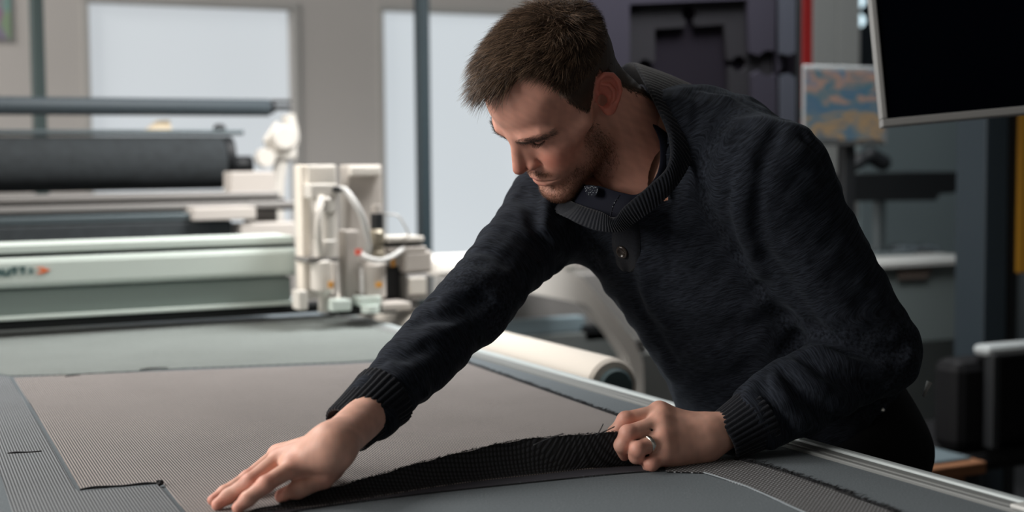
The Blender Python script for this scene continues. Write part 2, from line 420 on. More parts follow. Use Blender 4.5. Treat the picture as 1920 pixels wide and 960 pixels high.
# ---- sweater
def sweater_base(p):
    p = p.astype(np.float32)
    sp = lambda t, x=0, y=0: lerp(NB, PEL, t)+SPX*x+SPY*y
    d = ell(p, sp(0.30, 0.0, 0.0), (0.180, 0.118, 0.215), SPM)
    d = smin(d, ell(p, sp(0.20, 0.0, 0.030), (0.150, 0.095, 0.130), SPM), 0.05)
    d = smin(d, ell(p, sp(0.62, 0.0, 0.004), (0.156, 0.124, 0.205), SPM), 0.05)
    d = smin(d, ell(p, sp(0.80, 0.0, 0.034), (0.150, 0.118, 0.170), SPM), 0.04)
    d = smin(d, ell(p, sp(0.95, 0.0, 0.0), (0.160, 0.122, 0.160), SPM), 0.05)
    dl = poly(p, [sp(0.10, 0.05), LS], [0.080, 0.074])
    dr = poly(p, [sp(0.10, -0.05), RS], [0.085, 0.070])
    d = smin(d, dl, 0.05); d = smin(d, dr, 0.04)
    al = poly(p, [LS, lerp(LS, LE, .5), LE], [0.075, 0.070, 0.058])
    al = smin(al, poly(p, [LE, lerp(LE, LWr, .5), lerp(LE, LWr, .71)], [0.057, 0.054, 0.048]), 0.018)
    ar = poly(p, [RS, lerp(RS, RE, .55), RE], [0.068, 0.054, 0.047])
    ar = smin(ar, poly(p, [RE, lerp(RE, RWr, .5), lerp(RE, RWr, .86)], [0.047, 0.044, 0.036]), 0.03)
    d = smin(d, al, 0.030); d = smin(d, ar, 0.016)
    return d
def trace(f, px, py, t0=1.2, t1=2.8):
    v = CF + CR*((px-960)/FPX) - CU*((py-480)/FPX); L = np.linalg.norm(v); v = v/L
    t = t0
    for _ in range(160):
        s = float(f((CAM+v*t)[None].astype(np.float32))[0])
        if s < 0.0004: break
        t += max(s*0.8, 0.0006)
        if t > t1: return None
    return CAM+v*t
CREASES = [  # pixel polyline, width, depth (+ groove, - ridge)
 ([(1008, 352), (1003, 420), (1030, 478), (1052, 500)], 0.010, 0.007),
 ([(985, 352), (990, 400), (1010, 450)], 0.008, 0.004),
 ([(1022, 380), (1020, 430), (1045, 470)], 0.009, -0.006),
 ([(905, 560), (850, 592), (790, 600), (740, 592)], 0.011, 0.010),
 ([(880, 545), (830, 560), (790, 560)], 0.008, -0.004),
 ([(830, 520), (790, 560), (770, 590)], 0.008, 0.004),
 ([(850, 620), (790, 640), (730, 640)], 0.008, -0.004),
 ([(800, 650), (740, 680), (690, 690)], 0.008, 0.004),
 ([(770, 700), (720, 720), (675, 715)], 0.007, -0.004),
 ([(760, 735), (710, 745), (665, 735)], 0.007, 0.004),
 ([(905, 400), (960, 430), (1010, 470)], 0.009, 0.003),
 ([(900, 470), (950, 480), (990, 500)], 0.009, 0.003),
 ([(1458, 240), (1436, 290), (1424, 350), (1418, 420), (1440, 490)], 0.009, 0.007),
 ([(1440, 490), (1480, 550), (1528, 622)], 0.014, 0.012),
 ([(1400, 300), (1388, 380), (1400, 450), (1425, 510)], 0.012, -0.008),
 ([(1375, 330), (1365, 400), (1385, 470)], 0.009, 0.005),
 ([(1175, 500), (1190, 560), (1225, 620), (1262, 680)], 0.009, 0.006),
 ([(1200, 490), (1215, 560), (1250, 610)], 0.010, -0.004),
 ([(1090, 420), (1100, 460), (1120, 500)], 0.008, 0.003),
 ([(1260, 350), (1250, 420), (1255, 480)], 0.010, 0.003),
 ([(1300, 640), (1370, 620), (1450, 600), (1520, 610)], 0.012, 0.004),
 ([(1290, 580), (1360, 585), (1430, 560)], 0.012, -0.003),
 ([(1330, 720), (1400, 690), (1490, 660)], 0.012, 0.005),
 ([(1532, 628), (1580, 652), (1640, 664), (1690, 655)], 0.010, 0.016),
 ([(1540, 655), (1590, 680), (1655, 700)], 0.010, -0.009),
 ([(1508, 672), (1545, 700), (1600, 722), (1650, 730)], 0.0075, 0.016),
 ([(1490, 688), (1525, 722), (1575, 750)], 0.010, -0.011),
 ([(1468, 696), (1495, 735), (1535, 775), (1570, 790)], 0.0070, 0.016),
 ([(1450, 712), (1475, 755), (1510, 800)], 0.009, -0.011),
 ([(1430, 722), (1450, 765), (1480, 815)], 0.0065, 0.015),
 ([(1400, 742), (1422, 790), (1448, 836)], 0.010, -0.008),
 ([(940, 345), (975, 365), (1000, 395)], 0.009, 0.006),
 ([(700, 715), (730, 745), (750, 780)], 0.008, 0.006),
 ([(735, 680), (770, 700), (800, 735)], 0.009, -0.006),
 ([(1560, 300), (1600, 380), (1650, 480)], 0.012, 0.003),
 ([(1480, 450), (1530, 520), (1590, 580)], 0.012, -0.003),
 ([(1310, 166), (1370, 180), (1450, 214), (1510, 262), (1545, 315)], 0.005, 0.0045),
 ([(1300, 165), (1306, 200), (1303, 240)], 0.005, 0.003),
]
COLLAR_BASE = [(1300, 160, 2.075), (1316, 200, 1.99), (1312, 255, 1.90), (1292, 312, 1.855), (1262, 358, 1.838), (1224, 394, 1.835), (1190, 418, 1.842), (1165, 434, 1.848),
           (1122, 432, 1.868), (1070, 412, 1.92), (1030, 385, 1.99), (1030, 330, 2.09), (1090, 240, 2.17), (1200, 165, 2.16)]
def build_sweater():
    cr = []
    for pts, w, a in CREASES:
        w3 = [trace(sweater_base, *q) for q in pts]
        w3 = [q for q in w3 if q is not None]
        if len(w3) > 1: cr.append((np.array(w3), w, a))
    def f(p):
        p = p.astype(np.float32)
        d = sweater_base(p)
        near = np.abs(d) < 0.04
        pn = p[near]; e = np.zeros(len(pn), np.float32)
        for pts, w, a in cr:
            n = len(pts); rs = [0.0]*n
            bb = (pn > pts.min(0)-3*w).all(1) & (pn < pts.max(0)+3*w).all(1)
            if not bb.any(): continue
            q = pn[bb]; dd = poly(q, pts, rs)
            e[bb] += a*np.exp(-(dd/w)**2)
        e += 0.0022*fnoise(pn, 9, 11, 2)+0.0008*fnoise(pn, 30, 12, 1)
        d[near] += e
        return d
    lo = np.minimum(np.minimum(RS, PEL), RWr)-np.array([0.17, 0.20, 0.06]); hi = np.maximum(np.maximum(LE, PEL), NB)+np.array([0.20, 0.22, 0.12])
    V, Q = nets(f, lo, hi, 0.0034, pad=0.006, smooth=2)
    # open hem at the hips and open wrists
    c = V[Q].mean(1)
    cbase = np.array([P(*q) for q in COLLAR_BASE]); cc_ = cbase.mean(0); U_, S_, Vh = np.linalg.svd(cbase-cc_); nn = Vh[2]; nn = nn if nn@(HC-cc_) > 0 else -nn
    rel = c-cc_; hgt = rel@nn; rad = np.linalg.norm(rel-hgt[:, None]*nn, axis=1)
    keep = ((c-PEL)@SPZ > -0.075) & ~((rad < .082) & (hgt > -.03) & (hgt < .15))
    Q = Q[keep]
    me = amesh('sweater', V, Q)
    # knit coordinates : along the limb / across
    def lim(a, b): 
        ax = (b-a)/np.linalg.norm(b-a); return (V-a)@ax
    dl = poly(V.astype(np.float32), [LS, LE], [0, 0]); dl2 = poly(V.astype(np.float32), [LE, LWr], [0, 0])
    dr = poly(V.astype(np.float32), [RS, RE], [0, 0]); dr2 = poly(V.astype(np.float32), [RE, RWr], [0, 0])
    dt = poly(V.astype(np.float32), [NB, PEL], [0, 0])-0.06
    D = np.stack([dl, dl2, dr, dr2, dt], 1); k = np.exp(-D*120); k /= k.sum(1, keepdims=True)
    axes = [(LE-LS), (LWr-LE), (RE-RS), (RWr-RE), (PEL-NB)]; al = np.zeros(len(V)); 
    orgs = [LS, LE, RS, RE, NB]; offs = [0, 0.33, 1, 1.28, 2]
    for i in range(5):
        a = axes[i]/np.linalg.norm(axes[i]); al += k[:, i]*((V-orgs[i])@a+offs[i]*0)
    wk = np.clip((k.max(1)-.72)/.25, 0, 1)
    vvec(me, np.stack([al, wk, np.zeros(len(V))], 1), 'knit')
    return me

def knit_material():
    m = bpy.data.materials.new('knit_wool'); m.use_nodes = True; nt = m.node_tree; L = nt.links; b = nt.nodes['Principled BSDF']
    b.inputs['Roughness'].default_value = 0.92; b.inputs['Specular IOR Level'].default_value = 0.12
    b.inputs['Sheen Weight'].default_value = 0.05; b.inputs['Sheen Roughness'].default_value = 0.45; b.inputs['Sheen Tint'].default_value = (0.6, 0.75, 0.9, 1)
    at = nt.nodes.new('ShaderNodeAttribute'); at.attribute_name = 'knit'
    tc = nt.nodes.new('ShaderNodeTexCoord')
    sc = nt.nodes.new('ShaderNodeVectorMath'); sc.operation = 'SCALE'; sc.inputs['Scale'].default_value = 75; L.new(tc.outputs['Object'], sc.inputs[0])
    s1 = nt.nodes.new('ShaderNodeSeparateXYZ'); L.new(at.outputs['Vector'], s1.inputs[0])
    s2 = nt.nodes.new('ShaderNodeMath'); s2.operation = 'MULTIPLY'; s2.inputs[1].default_value = 480; L.new(s1.outputs[0], s2.inputs[0])
    ad = nt.nodes.new('ShaderNodeVectorMath'); L.new(sc.outputs[0], ad.inputs[0]); L.new(s2.outputs[0], ad.inputs[1])
    n = nt.nodes.new('ShaderNodeTexNoise'); n.inputs['Scale'].default_value = 1.0; n.inputs['Detail'].default_value = 3; L.new(ad.outputs[0], n.inputs['Vector'])
    n0_ = nt.nodes.new('ShaderNodeTexNoise'); n0_.inputs['Scale'].default_value = 230; n0_.inputs['Detail'].default_value = 3; L.new(tc.outputs['Object'], n0_.inputs['Vector'])
    sx = nt.nodes.new('ShaderNodeSeparateXYZ'); L.new(at.outputs['Vector'], sx.inputs[0])
    mf = nt.nodes.new('ShaderNodeMix'); L.new(sx.outputs[1], mf.inputs[0]); L.new(n0_.outputs['Fac'], mf.inputs[2]); L.new(n.outputs['Fac'], mf.inputs[3])
    cr = nt.nodes.new('ShaderNodeValToRGB'); e = cr.color_ramp.elements
    e[0].position = 0.36; e[0].color = (*srgb(15, 18, 24), 1); e[1].position = 0.68; e[1].color = (*srgb(40, 45, 54), 1)
    L.new(mf.outputs[0], cr.inputs[0]); L.new(cr.outputs[0], b.inputs['Base Color'])
    bp = nt.nodes.new('ShaderNodeBump'); bp.inputs['Strength'].default_value = 0.4; bp.inputs['Distance'].default_value = 0.0008
    L.new(mf.outputs[0], bp.inputs['Height']); L.new(bp.outputs[0], b.inputs['Normal'])
    return m
knit = knit_material()
rib = mat('rib_knit', srgb(22, 25, 31), rough=0.95, spec=0.1, sheen=0.15, bump=(700, 0.5, 0.001), var=(300, 0.25))

def catmull(pts, n, closed=False):
    pts = np.asarray(pts, float); N = len(pts); out = []
    segs = N if closed else N-1
    for i in range(segs):
        p0 = pts[(i-1) % N] if (closed or i > 0) else 2*pts[0]-pts[1]
        p1 = pts[i]; p2 = pts[(i+1) % N]
        p3 = pts[(i+2) % N] if (closed or i+2 < N) else 2*pts[-1]-pts[-2]
        for k in range(n):
            t = k/n
            out.append(0.5*((2*p1)+(-p0+p2)*t+(2*p0-5*p1+4*p2-p3)*t*t+(-p0+3*p1-3*p2+p3)*t**3))
    if not closed: out.append(pts[-1])
    return np.array(out)
def tube(pts, rs, seg=12, cap=True, ribs=0, amp=0, ell_=1.0):
    """round tube along a polyline -> verts, faces (quads + cap fans)"""
    pts = np.asarray(pts, float); n = len(pts); rs = np.broadcast_to(rs, (n,))
    T_ = np.gradient(pts, axis=0); T_ /= np.linalg.norm(T_, axis=1)[:, None]
    a = np.cross(T_[0], (0, 0, 1.0)); 
    if np.linalg.norm(a) < 0.1: a = np.cross(T_[0], (1.0, 0, 0))
    V = []; 
    for i in range(n):
        a = a-T_[i]*(a@T_[i]); a /= np.linalg.norm(a); b = np.cross(T_[i], a)
        for k in range(seg):
            t = 2*pi*k/seg; r = rs[i]*(1+(amp*cos(ribs*t) if ribs else 0))
            V.append(pts[i]+a*cos(t)*r+b*sin(t)*r*ell_)
    Fc = [(i*seg+k, i*seg+(k+1) % seg, (i+1)*seg+(k+1) % seg, (i+1)*seg+k) for i in range(n-1) for k in range(seg)]
    if cap:
        Fc += [tuple(range(seg))[::-1], tuple(range((n-1)*seg, n*seg))]
    return V, Fc
def merge(*parts):
    V = []; Fc = []
    for v, f in parts:
        n = len(V); V += list(v); Fc += [tuple(i+n for i in q) for q in f]
    return V, Fc
def cuff(name, a, b, r0, r1, par, ribs=34):
    """ribbed cuff: a closed wall (outer and inner) from sleeve end a to the wrist opening b"""
    ts = [0, .12, .3, .5, .7, .88, .97, 1.0, 1.0, .9, .6]
    rr = [r0*1.0, r0*1.0, lerp(r0, r1, .35), lerp(r0, r1, .6), lerp(r0, r1, .85), r1, r1*0.985, r1*0.95, r1*0.88, r1*.86, r1*.86]
    pts = [lerp(a, b, t) for t in ts]
    seg = ribs*4
    ax = (b-a)/np.linalg.norm(b-a); u = np.cross(ax, (0, 0, 1.)); u /= np.linalg.norm(u); w = np.cross(ax, u)
    V = []
    for i, p in enumerate(pts):
        for k in range(seg):
            t = 2*pi*k/seg
            am = 0.035 if i < 8 else 0.0
            r = rr[i]*(1+am*(abs(cos(ribs*t/2))**0.7*2-1.2)) + 0.0015*sin(2*t+1)
            V.append(p+u*cos(t)*r+w*sin(t)*r)
    n = len(pts)
    Fc = [(i*seg+k, i*seg+(k+1) % seg, (i+1)*seg+(k+1) % seg, (i+1)*seg+k) for i in range(n-1) for k in range(seg)]
    return link(name, lmesh(name, V, Fc, True), rib, par)

def build_person():
    me, hV, hQ = build_body()
    body = link('person', me, skin)
    tag(body, 'man in dark knitted sweater leaning over the cutting table, pressing and lifting the woven fabric', 'person')
    sw = link('sweater', build_sweater(), knit, body)
    cuff('cuff', lerp(LE, LWr, .76), lerp(LE, LWr, .985)+CD(-.004, -.004, 0), 0.042, 0.0345, sw)
    cuff('cuff', lerp(RE, RWr, .76), lerp(RE, RWr, 1.0)+CD(-.012, -.004, 0), 0.041, 0.0335, sw)
    # stand collar, ribbed, open towards the throat
    rim = [(1180, 118, 2.075), (1206, 150, 1.975), (1232, 200, 1.900), (1256, 262, 1.858), (1252, 312, 1.84), (1212, 352, 1.838), (1170, 388, 1.842), (1152, 408, 1.848),
           (1128, 398, 1.872), (1090, 385, 1.92), (1062, 370, 1.975), (1060, 330, 2.04), (1090, 250, 2.10), (1135, 160, 2.115)]
    bas = COLLAR_BASE
    NR = 44
    A = catmull([P(*q) for q in rim], NR, True); B = catmull([P(*q) for q in bas], NR, True); N = len(A)
    cen = A.mean(0)
    V = []; prof = [0, .04, .12, .3, .5, .7, .85, 1.0, 1.0]; nP = 14
    sts = [(1.0, .0), (.8, .002), (.6, .004), (.4, .0045), (.2, .004), (.06, .003), (0, .001), (0.0, -.002), (.08, -.0035), (.3, -.003), (.7, -.004), (1.0, -.006)]
    for j, (t, off) in enumerate(sts):
        for i in range(N):
            p = lerp(A[i], B[i], t)
            out = (B[i]+A[i])/2-cen; ax_ = B[i]-A[i]; ax_ = ax_/np.linalg.norm(ax_); out = out-ax_*(out@ax_); out /= np.linalg.norm(out)
            rb = 0.0010*cos(i/N*2*pi*104) if off >= 0 else 0
            V.append(p+out*(off+rb))
    n = len(sts)
    Fc = [(j*N+i, j*N+(i+1) % N, (j+1)*N+(i+1) % N, (j+1)*N+i) for j in range(n-1) for i in range(N)]
    link('collar', lmesh('collar', V, Fc, True), rib, sw)
    bv = BVH(sw)
    def hit(px, py, lift=0.0):
        v = CF + CR*((px-960)/FPX) - CU*((py-480)/FPX); L = np.linalg.norm(v)
        r = bv.ray_cast(Vector(CAM), Vector(v/L))
        return np.array(r[0])-v/L*lift if r[0] is not None else None
    # placket and button
    rows = [((1147, 405), (1196, 400)), ((1146, 430), (1200, 428)), ((1147, 455), (1201, 455)), ((1150, 480), (1200, 482)), ((1156, 497), (1196, 500)), ((1166, 508), (1184, 510))]
    V = []; m_ = 9
    for a, b in rows:
        for k in range(m_):
            t = k/(m_-1); e = 0.0045*(1-abs(2*t-1)**6)
            h = hit(a[0]*(1-t)+b[0]*t, a[1]*(1-t)+b[1]*t, e)
            V.append(h)
    for i in range(len(V)):
        if V[i] is None: V[i] = V[i-1] if i else P(1150, 405, 1.85)
    Fc = [(i*m_+k, i*m_+k+1, (i+1)*m_+k+1, (i+1)*m_+k) for i in range(len(rows)-1) for k in range(m_-1)]
    pl = link('placket', lmesh('placket', V, Fc, True), rib, sw)
    sm = pl.modifiers.new('s', 'SUBSURF'); sm.levels = 2; sm.render_levels = 2
    c = hit(1166, 473, 0.006); c2 = hit(1172, 473, .006); c3 = hit(1166, 479, .006)
    nrm = np.cross(c2-c, c3-c); nrm /= np.linalg.norm(nrm); nrm = nrm if nrm@CF < 0 else -nrm
    ring(name='button', c=c, n=nrm, prof=[(0, 0.0), (0.0055, 0.0), (0.0062, 0.0016), (0.0085, 0.0018), (0.0095, 0.0), (0.0090, -0.0020), (0, -0.0020)], m=mat('horn_button', srgb(44, 38, 34), rough=0.25), par=sw)
    # shirt collar inside the sweater
    navy = shirt_material()
    rim = [(1196, 160, 2.03), (1216, 215, 1.96), (1238, 265, 1.905), (1234, 325, 1.872), (1200, 364, 1.866), (1165, 362, 1.878), (1125, 350, 1.905), (1090, 342, 1.96), (1085, 290, 2.06)]
    bas = [(1230, 180, 2.10), (1262, 230, 2.0), (1280, 290, 1.93), (1262, 350, 1.895), (1215, 395, 1.880), (1165, 415, 1.878), (1110, 405, 1.91), (1070, 385, 1.96), (1060, 320, 2.08)]
    A = catmull([P(*q) for q in rim], 10, True); B = catmull([P(*q) for q in bas], 10, True); N = len(A)
    V = [lerp(A[i], B[i], t)+(cen-A[i])*o for t, o in ((1, 0), (.5, -.02), (0, 0), (.02, .03), (.5, .02)) for i in range(N)]
    Fc = [(j*N+i, j*N+(i+1) % N, (j+1)*N+(i+1) % N, (j+1)*N+i) for j in range(4) for i in range(N)]
    shc = link('shirt_collar', lmesh('shirt_collar', V, Fc, True), navy, body)
    lp_ = catmull([P(1096, 350, 1.915), P(1108, 347, 1.90), P(1121, 352, 1.892), P(1117, 366, 1.888), P(1102, 366, 1.90)], 6, True)
    V, Fc = slab([lp_], 0, 0, CF*.002); link('speckled_lining', lmesh('speckled_lining', V, Fc), shirt_material(True), shc)
    V, Fc = tube(catmull([P(1162, 366, 1.862), P(1150, 385, 1.858), P(1145, 404, 1.855)], 6), .0011, 8); link('piping', lmesh('piping', V, Fc, True), shirt_material(True), shc)
    # trousers with legs to the floor and shoes
    black = mat('black_denim', srgb(16, 17, 20), rough=0.9, spec=0.15, bump=(500, .3, .001))
    hipL = PEL+SPX*0.085; hipR = PEL-SPX*0.085
    ftL = np.array([hipL[0]+0.05, hipL[1]+0.02, 0.09]); ftR = np.array([hipR[0]+0.03, hipR[1]+0.02, 0.09])
    def tr(p):
        d = ell(p, PEL-SPZ*0.01+SPY*0.022, (0.158, 0.122, 0.17), SPM)
        for h_, f_ in ((hipL, ftL), (hipR, ftR)):
            kn = lerp(h_, f_, .48)+np.array([-0.05, 0, 0])
            d = smin(d, poly(p, [h_-np.array([0, 0, .04]), kn, f_], [0.105, 0.072, 0.058]), 0.03)
        return d+0.003*fnoise(p, 6, 5)
    V, Q = nets(tr, np.minimum(ftL, ftR)-np.array([.25, .25, 0.0]), np.maximum(PEL, PEL)+np.array([.3, .3, .2]), 0.009)
    tro = link('trousers', amesh('trousers', V, Q), black, body)
    for q, dx in (((1655, 769), 0), ((1640, 772), .0)):
        pass
    h = trace(lambda p: np.minimum(tr(p), 1), 1654, 769)
    if h is not None:
        ring('rivet', h-CF*0.002, -CF, [(0, .0018), (.002, .0018), (.0036, .0006), (.0036, -.001)], mat('rivet_steel', (.6, .62, .6), rough=.3, metal=1), tro)
    V, Fc = tube([P(1743, 716, 2.10), P(1737, 730, 2.10), P(1731, 744, 2.10)], [.005, .003, .002], 8); link('pocket_tag', lmesh('pocket_tag', V, Fc, True), mat('pale_tag', srgb(150, 155, 155)), tro)
    sh = mat('shoe_leather', srgb(22, 20, 20), rough=0.5)
    for f_ in (ftL, ftR):
        q = lambda p: smax(smin(cone(p, f_+np.array([0.03, 0, -.03]), f_+np.array([-.17, -.01, -.045]), .048, .040), cone(p, f_+np.array([0, 0, .02]), f_, .05, .05), .03), -(p[:, 2]), .004)
        V, Q = nets(q, f_-np.array([.27, .1, .12]), f_+np.array([.12, .1, .12]), .008)
        link('shoe', amesh('shoe', V, Q), sh, body)
    # wedding band
    a = L_f[2][0][0]; b = L_f[2][0][1]; ax_ = (b-a)/np.linalg.norm(b-a)
    ring('wedding_ring', lerp(a, b, .56), ax_, [(0.0102, -.0028), (0.0112, -.0030), (0.0118, -.0015), (0.0118, .0015), (0.0112, .0030), (0.0102, .0028), (.0102, -.0028)], mat('ring_metal', (0.75, 0.73, 0.68), rough=0.22, metal=1), body)
    build_hair(hV, hQ, body)
    return body
def BVH(o):
    from mathutils.bvhtree import BVHTree
    me = o.data; return BVHTree.FromPolygons([v.co.copy() for v in me.vertices], [tuple(p.vertices) for p in me.polygons])
def ring(name, c, n, prof, m, par, seg=40):
    n = np.asarray(n, float); n = n/np.linalg.norm(n); u = np.cross(n, (0.3, 0.1, 1.0)); u /= np.linalg.norm(u); w = np.cross(n, u)
    V = [np.asarray(c)+u*cos(2*pi*k/seg)*r+w*sin(2*pi*k/seg)*r+n*z for r, z in prof for k in range(seg)]
    Fc = [(j*seg+k, j*seg+(k+1) % seg, (j+1)*seg+(k+1) % seg, (j+1)*seg+k) for j in range(len(prof)-1) for k in range(seg)]
    return link(name, lmesh(name, V, Fc, True), m, par)
def shirt_material(speck_=False):
    m = mat('navy_shirt', srgb(10, 14, 28), rough=0.8, spec=.2)
    if not speck_: return m
    nt = m.node_tree; b = nt.nodes['Principled BSDF']; tc = nt.nodes.new('ShaderNodeTexCoord')
    v = nt.nodes.new('ShaderNodeTexVoronoi'); v.inputs['Scale'].default_value = 420; nt.links.new(tc.outputs['Object'], v.inputs['Vector'])
    r = nt.nodes.new('ShaderNodeValToRGB'); r.color_ramp.elements[0].position = 0.22; r.color_ramp.elements[0].color = (*srgb(150, 158, 164), 1)
    r.color_ramp.elements[1].position = 0.3; r.color_ramp.elements[1].color = (*srgb(18, 22, 32), 1)
    nt.links.new(v.outputs['Distance'], r.inputs[0]); nt.links.new(r.outputs[0], b.inputs['Base Color'])
    return m

# ---- hair
# hairline as (azimuth from the face, elevation) in degrees round the middle of the skull
HPOLY = np.array([(-1, 41), (6, 43), (22, 48), (40, 54), (58, 54), (66, 45), (66, 28), (66, 12), (71, -2), (78, -14), (86, -15), (92, -9), (100, -3), (110, 5),
                  (122, 0), (132, -18), (140, -36), (155, -52), (181, -54), (181, 91), (-1, 91)], float)
def azel(p):
    return np.degrees(np.arctan2(np.abs(p[:, 0]), p[:, 1])), np.degrees(np.arctan2(p[:, 2]-.03, np.hypot(p[:, 0], p[:, 1])))
def in_poly(y, z, pg):
    c = np.zeros(len(y), bool); n = len(pg)
    for i in range(n):
        y0, z0 = pg[i]; y1, z1 = pg[(i+1) % n]
        t = ((z0 > z) != (z1 > z)) & (y < (y1-y0)*(z-z0)/(z1-z0+1e-12)+y0); c ^= t
    return c
def edge_dist(y, z, pg):
    d = np.full(len(y), 9.0); n = len(pg)
    for i in range(n-3):
        a = np.array(pg[i]); b = np.array(pg[i+1]); ab = b-a; pt = np.stack([y, z], 1)
        t = np.clip(((pt-a)@ab)/(ab@ab), 0, 1); d = np.minimum(d, np.linalg.norm(pt-a-t[:, None]*ab, axis=1))
    return d
def strands(name, roots, dirs, lens, rad, m, par, npt=5, curl=0.3, seed=1, nrm=None, hug=None):
    """roots (n,3), dirs list of direction arrays at root and tip (n,3)"""
    n = len(roots); rg = np.random.default_rng(seed)
    d0, d1 = dirs
    pts = [roots]; p = roots.copy()
    for k in range(1, npt):
        t = (k-0.5)/(npt-1); d = d0*(1-t)+d1*t+rg.normal(size=(n, 3))*curl*0.25
        d /= np.linalg.norm(d, axis=1)[:, None]
        p = p+d*(lens/(npt-1))[:, None]; pts.append(p)
    pts = np.stack(pts, 1)                                       # n,npt,3
    tv = d0/np.linalg.norm(d0, axis=1)[:, None]
    a = np.cross(tv, rg.normal(size=(n, 3))); a /= np.linalg.norm(a, axis=1)[:, None]; b = np.cross(tv, a)
    w = np.array([1.0, 1.0, 0.9, 0.7, 0.15])[:npt] if npt == 5 else np.linspace(1, .2, npt)
    V = np.stack([pts+(a*cos(2*pi*s/3)+b*sin(2*pi*s/3))[:, None, :]*(rad*w)[None, :, None] for s in range(3)], 2)   # n,npt,3seg,3
    V = V.reshape(-1, 3)
    base = (np.arange(n)*npt*3)[:, None, None, None]
    k = np.arange(npt-1)[None, :, None]*3; s = np.arange(3)[None, None, :]; s2 = (s+1) % 3
    q = np.stack([k+s, k+s2, k+3+s2, k+3+s], -1)
    Q = (base+q).reshape(-1, 4)
    me = amesh(name, V, Q)
    lo_, hi_ = np.array(srgb(44, 34, 28)), np.array(srgb(146, 120, 98))
    f_ = rg.random(n)**1.8; vcol(me, np.repeat(lo_+(hi_-lo_)*f_[:, None], npt*3, 0))
    return link(name, me, m, par)
def hair_mat(name, col, rough=.42, attr=None):
    m = mat(name, col, rough=rough, spec=.4, attr=attr)
    b = m.node_tree.nodes['Principled BSDF']; b.inputs['Anisotropic'].default_value = 0.5
    return m
def build_hair(V, Q, par):
    """V in head-local metres"""
    tri = V[Q]; c = tri.mean(1); nr = np.cross(tri[:, 2]-tri[:, 0], tri[:, 3]-tri[:, 1]); ar = np.linalg.norm(nr, axis=1); nr = nr/(ar[:, None]+1e-12)
    rg = np.random.default_rng(5)
    qx = np.abs(c[:, 0])
    jit = 1.2*fnoise(c.astype(np.float32), 70, 8); caz, cel = azel(c)
    earm = ear_sdf(np.stack([qx, c[:, 1], c[:, 2]], 1).astype(np.float32)) > 0.004
    hm = in_poly(caz+jit, cel+jit, HPOLY) & earm
    # scalp colour on the head itself
    brown = hair_mat('brown_hair', srgb(92, 74, 60), attr='Col')
    # length field
    def length(p):
        top = np.clip((p[:, 2]-0.062)/0.045, 0, 1)
        front = np.clip((p[:, 1]+0.06)/0.12, 0, 1)
        return 0.006+top*(0.020+0.017*front)
    # cap
    hm0 = hm; hm = in_poly(caz, cel, HPOLY) & earm & (edge_dist(caz, cel, HPOLY) > 2.0)
    vm = np.zeros(len(V), bool); vm[np.unique(Q[hm])] = True
    vn = np.zeros_like(V); 
    for k in range(4): np.add.at(vn, Q[:, k], nr*ar[:, None])
    vn /= np.linalg.norm(vn, axis=1)[:, None]+1e-12
    ed = np.clip(edge_dist(*azel(V), HPOLY)-2.4, 0, None)*.0016
    th = np.where(vm, np.minimum(length(V)*0.36, ed*0.5)+0.0002, 0)
    th *= 1+0.10*fnoise(V.astype(np.float32)*np.array([1.6, .6, 1], np.float32), 40, 21)
    used = np.unique(Q[hm]); mp = -np.ones(len(V), int); mp[used] = np.arange(len(used))
    capV = HW((V+vn*th[:, None])[used]); capQ = mp[Q[hm]]
    hme = amesh('hair', capV, capQ); vcol(hme, np.tile(np.array(srgb(62, 49, 40)), (len(capV), 1))); hair = link('hair', hme, brown, par)
    # strands
    hm = hm0; idx = np.where(hm)[0]; pr = ar[idx]*(0.12+np.clip(edge_dist(caz[idx], cel[idx], HPOLY)/4.5, 0, 1)); pr = pr/pr.sum()
    N = 52000
    ch = rg.choice(idx, N, p=pr); w = rg.random((N, 2, 1)); tq = V[Q[ch]]
    r = lerp(lerp(tq[:, 0], tq[:, 1], w[:, 0]), lerp(tq[:, 3], tq[:, 2], w[:, 0]), w[:, 1]); n_ = nr[ch]
    L = length(r)*(0.75+0.5*rg.random(N)); ede = edge_dist(*azel(r), HPOLY)*.0016; L *= np.clip(0.4+ede/0.012, .4, 1)
    top = np.clip((r[:, 2]-0.055)/0.04, 0, 1)[:, None]; back = np.clip((-r[:, 1]-0.01)/0.05, 0, 1)[:, None]*1.0
    sgn = np.sign(r[:, 0])[:, None]
    fl_top = np.array([0.35, 1.0, 0.0])
    fl_side = np.array([0.0, 0.35, -1.0])
    fl = fl_top*top*(1-0.75*back)+fl_side*(1-top)+np.array([0, -0.2, -1.0])*back*(1-0.5*top)
    cl = fnoise((r*np.array([2.2, 1, 1])).astype(np.float32), 40, 31)[:, None]; c2 = fnoise(r.astype(np.float32), 45, 32)[:, None]
    fl = fl+np.concatenate([0.45*cl, 0.1*c2, 0.25*c2], 1)*top+rg.normal(size=(N, 3))*0.16
    fl = fl-n_*(fl*n_).sum(1)[:, None]; fl /= np.linalg.norm(fl, axis=1)[:, None]
    d0 = n_*(0.55+0.35*rg.random((N, 1)))*(0.45+0.75*top)+fl; d1 = fl+n_*(0.02+0.32*top*rg.random((N, 1)))-np.array([0, 0, 0.25])*top*0.6
    R3 = HM
    strands('hair_strands', HW(r), (d0@R3.T, d1@R3.T), L*HS*1.2, 0.00026, brown, hair, curl=0.45, seed=2)
    # stray fringe hairs over the forehead edge
    fr = np.where(hm & (c[:, 1] > 0.052) & (c[:, 2] > 0.085))[0]
    N = 420; ch = rg.choice(fr, N); r = c[ch]; n_ = nr[ch]
    d0 = np.array([0.3, 1.0, 0.35])+n_*0.4+rg.normal(size=(N, 3))*0.25; d1 = np.array([0.4, 1.0, -0.1])+rg.normal(size=(N, 3))*0.40
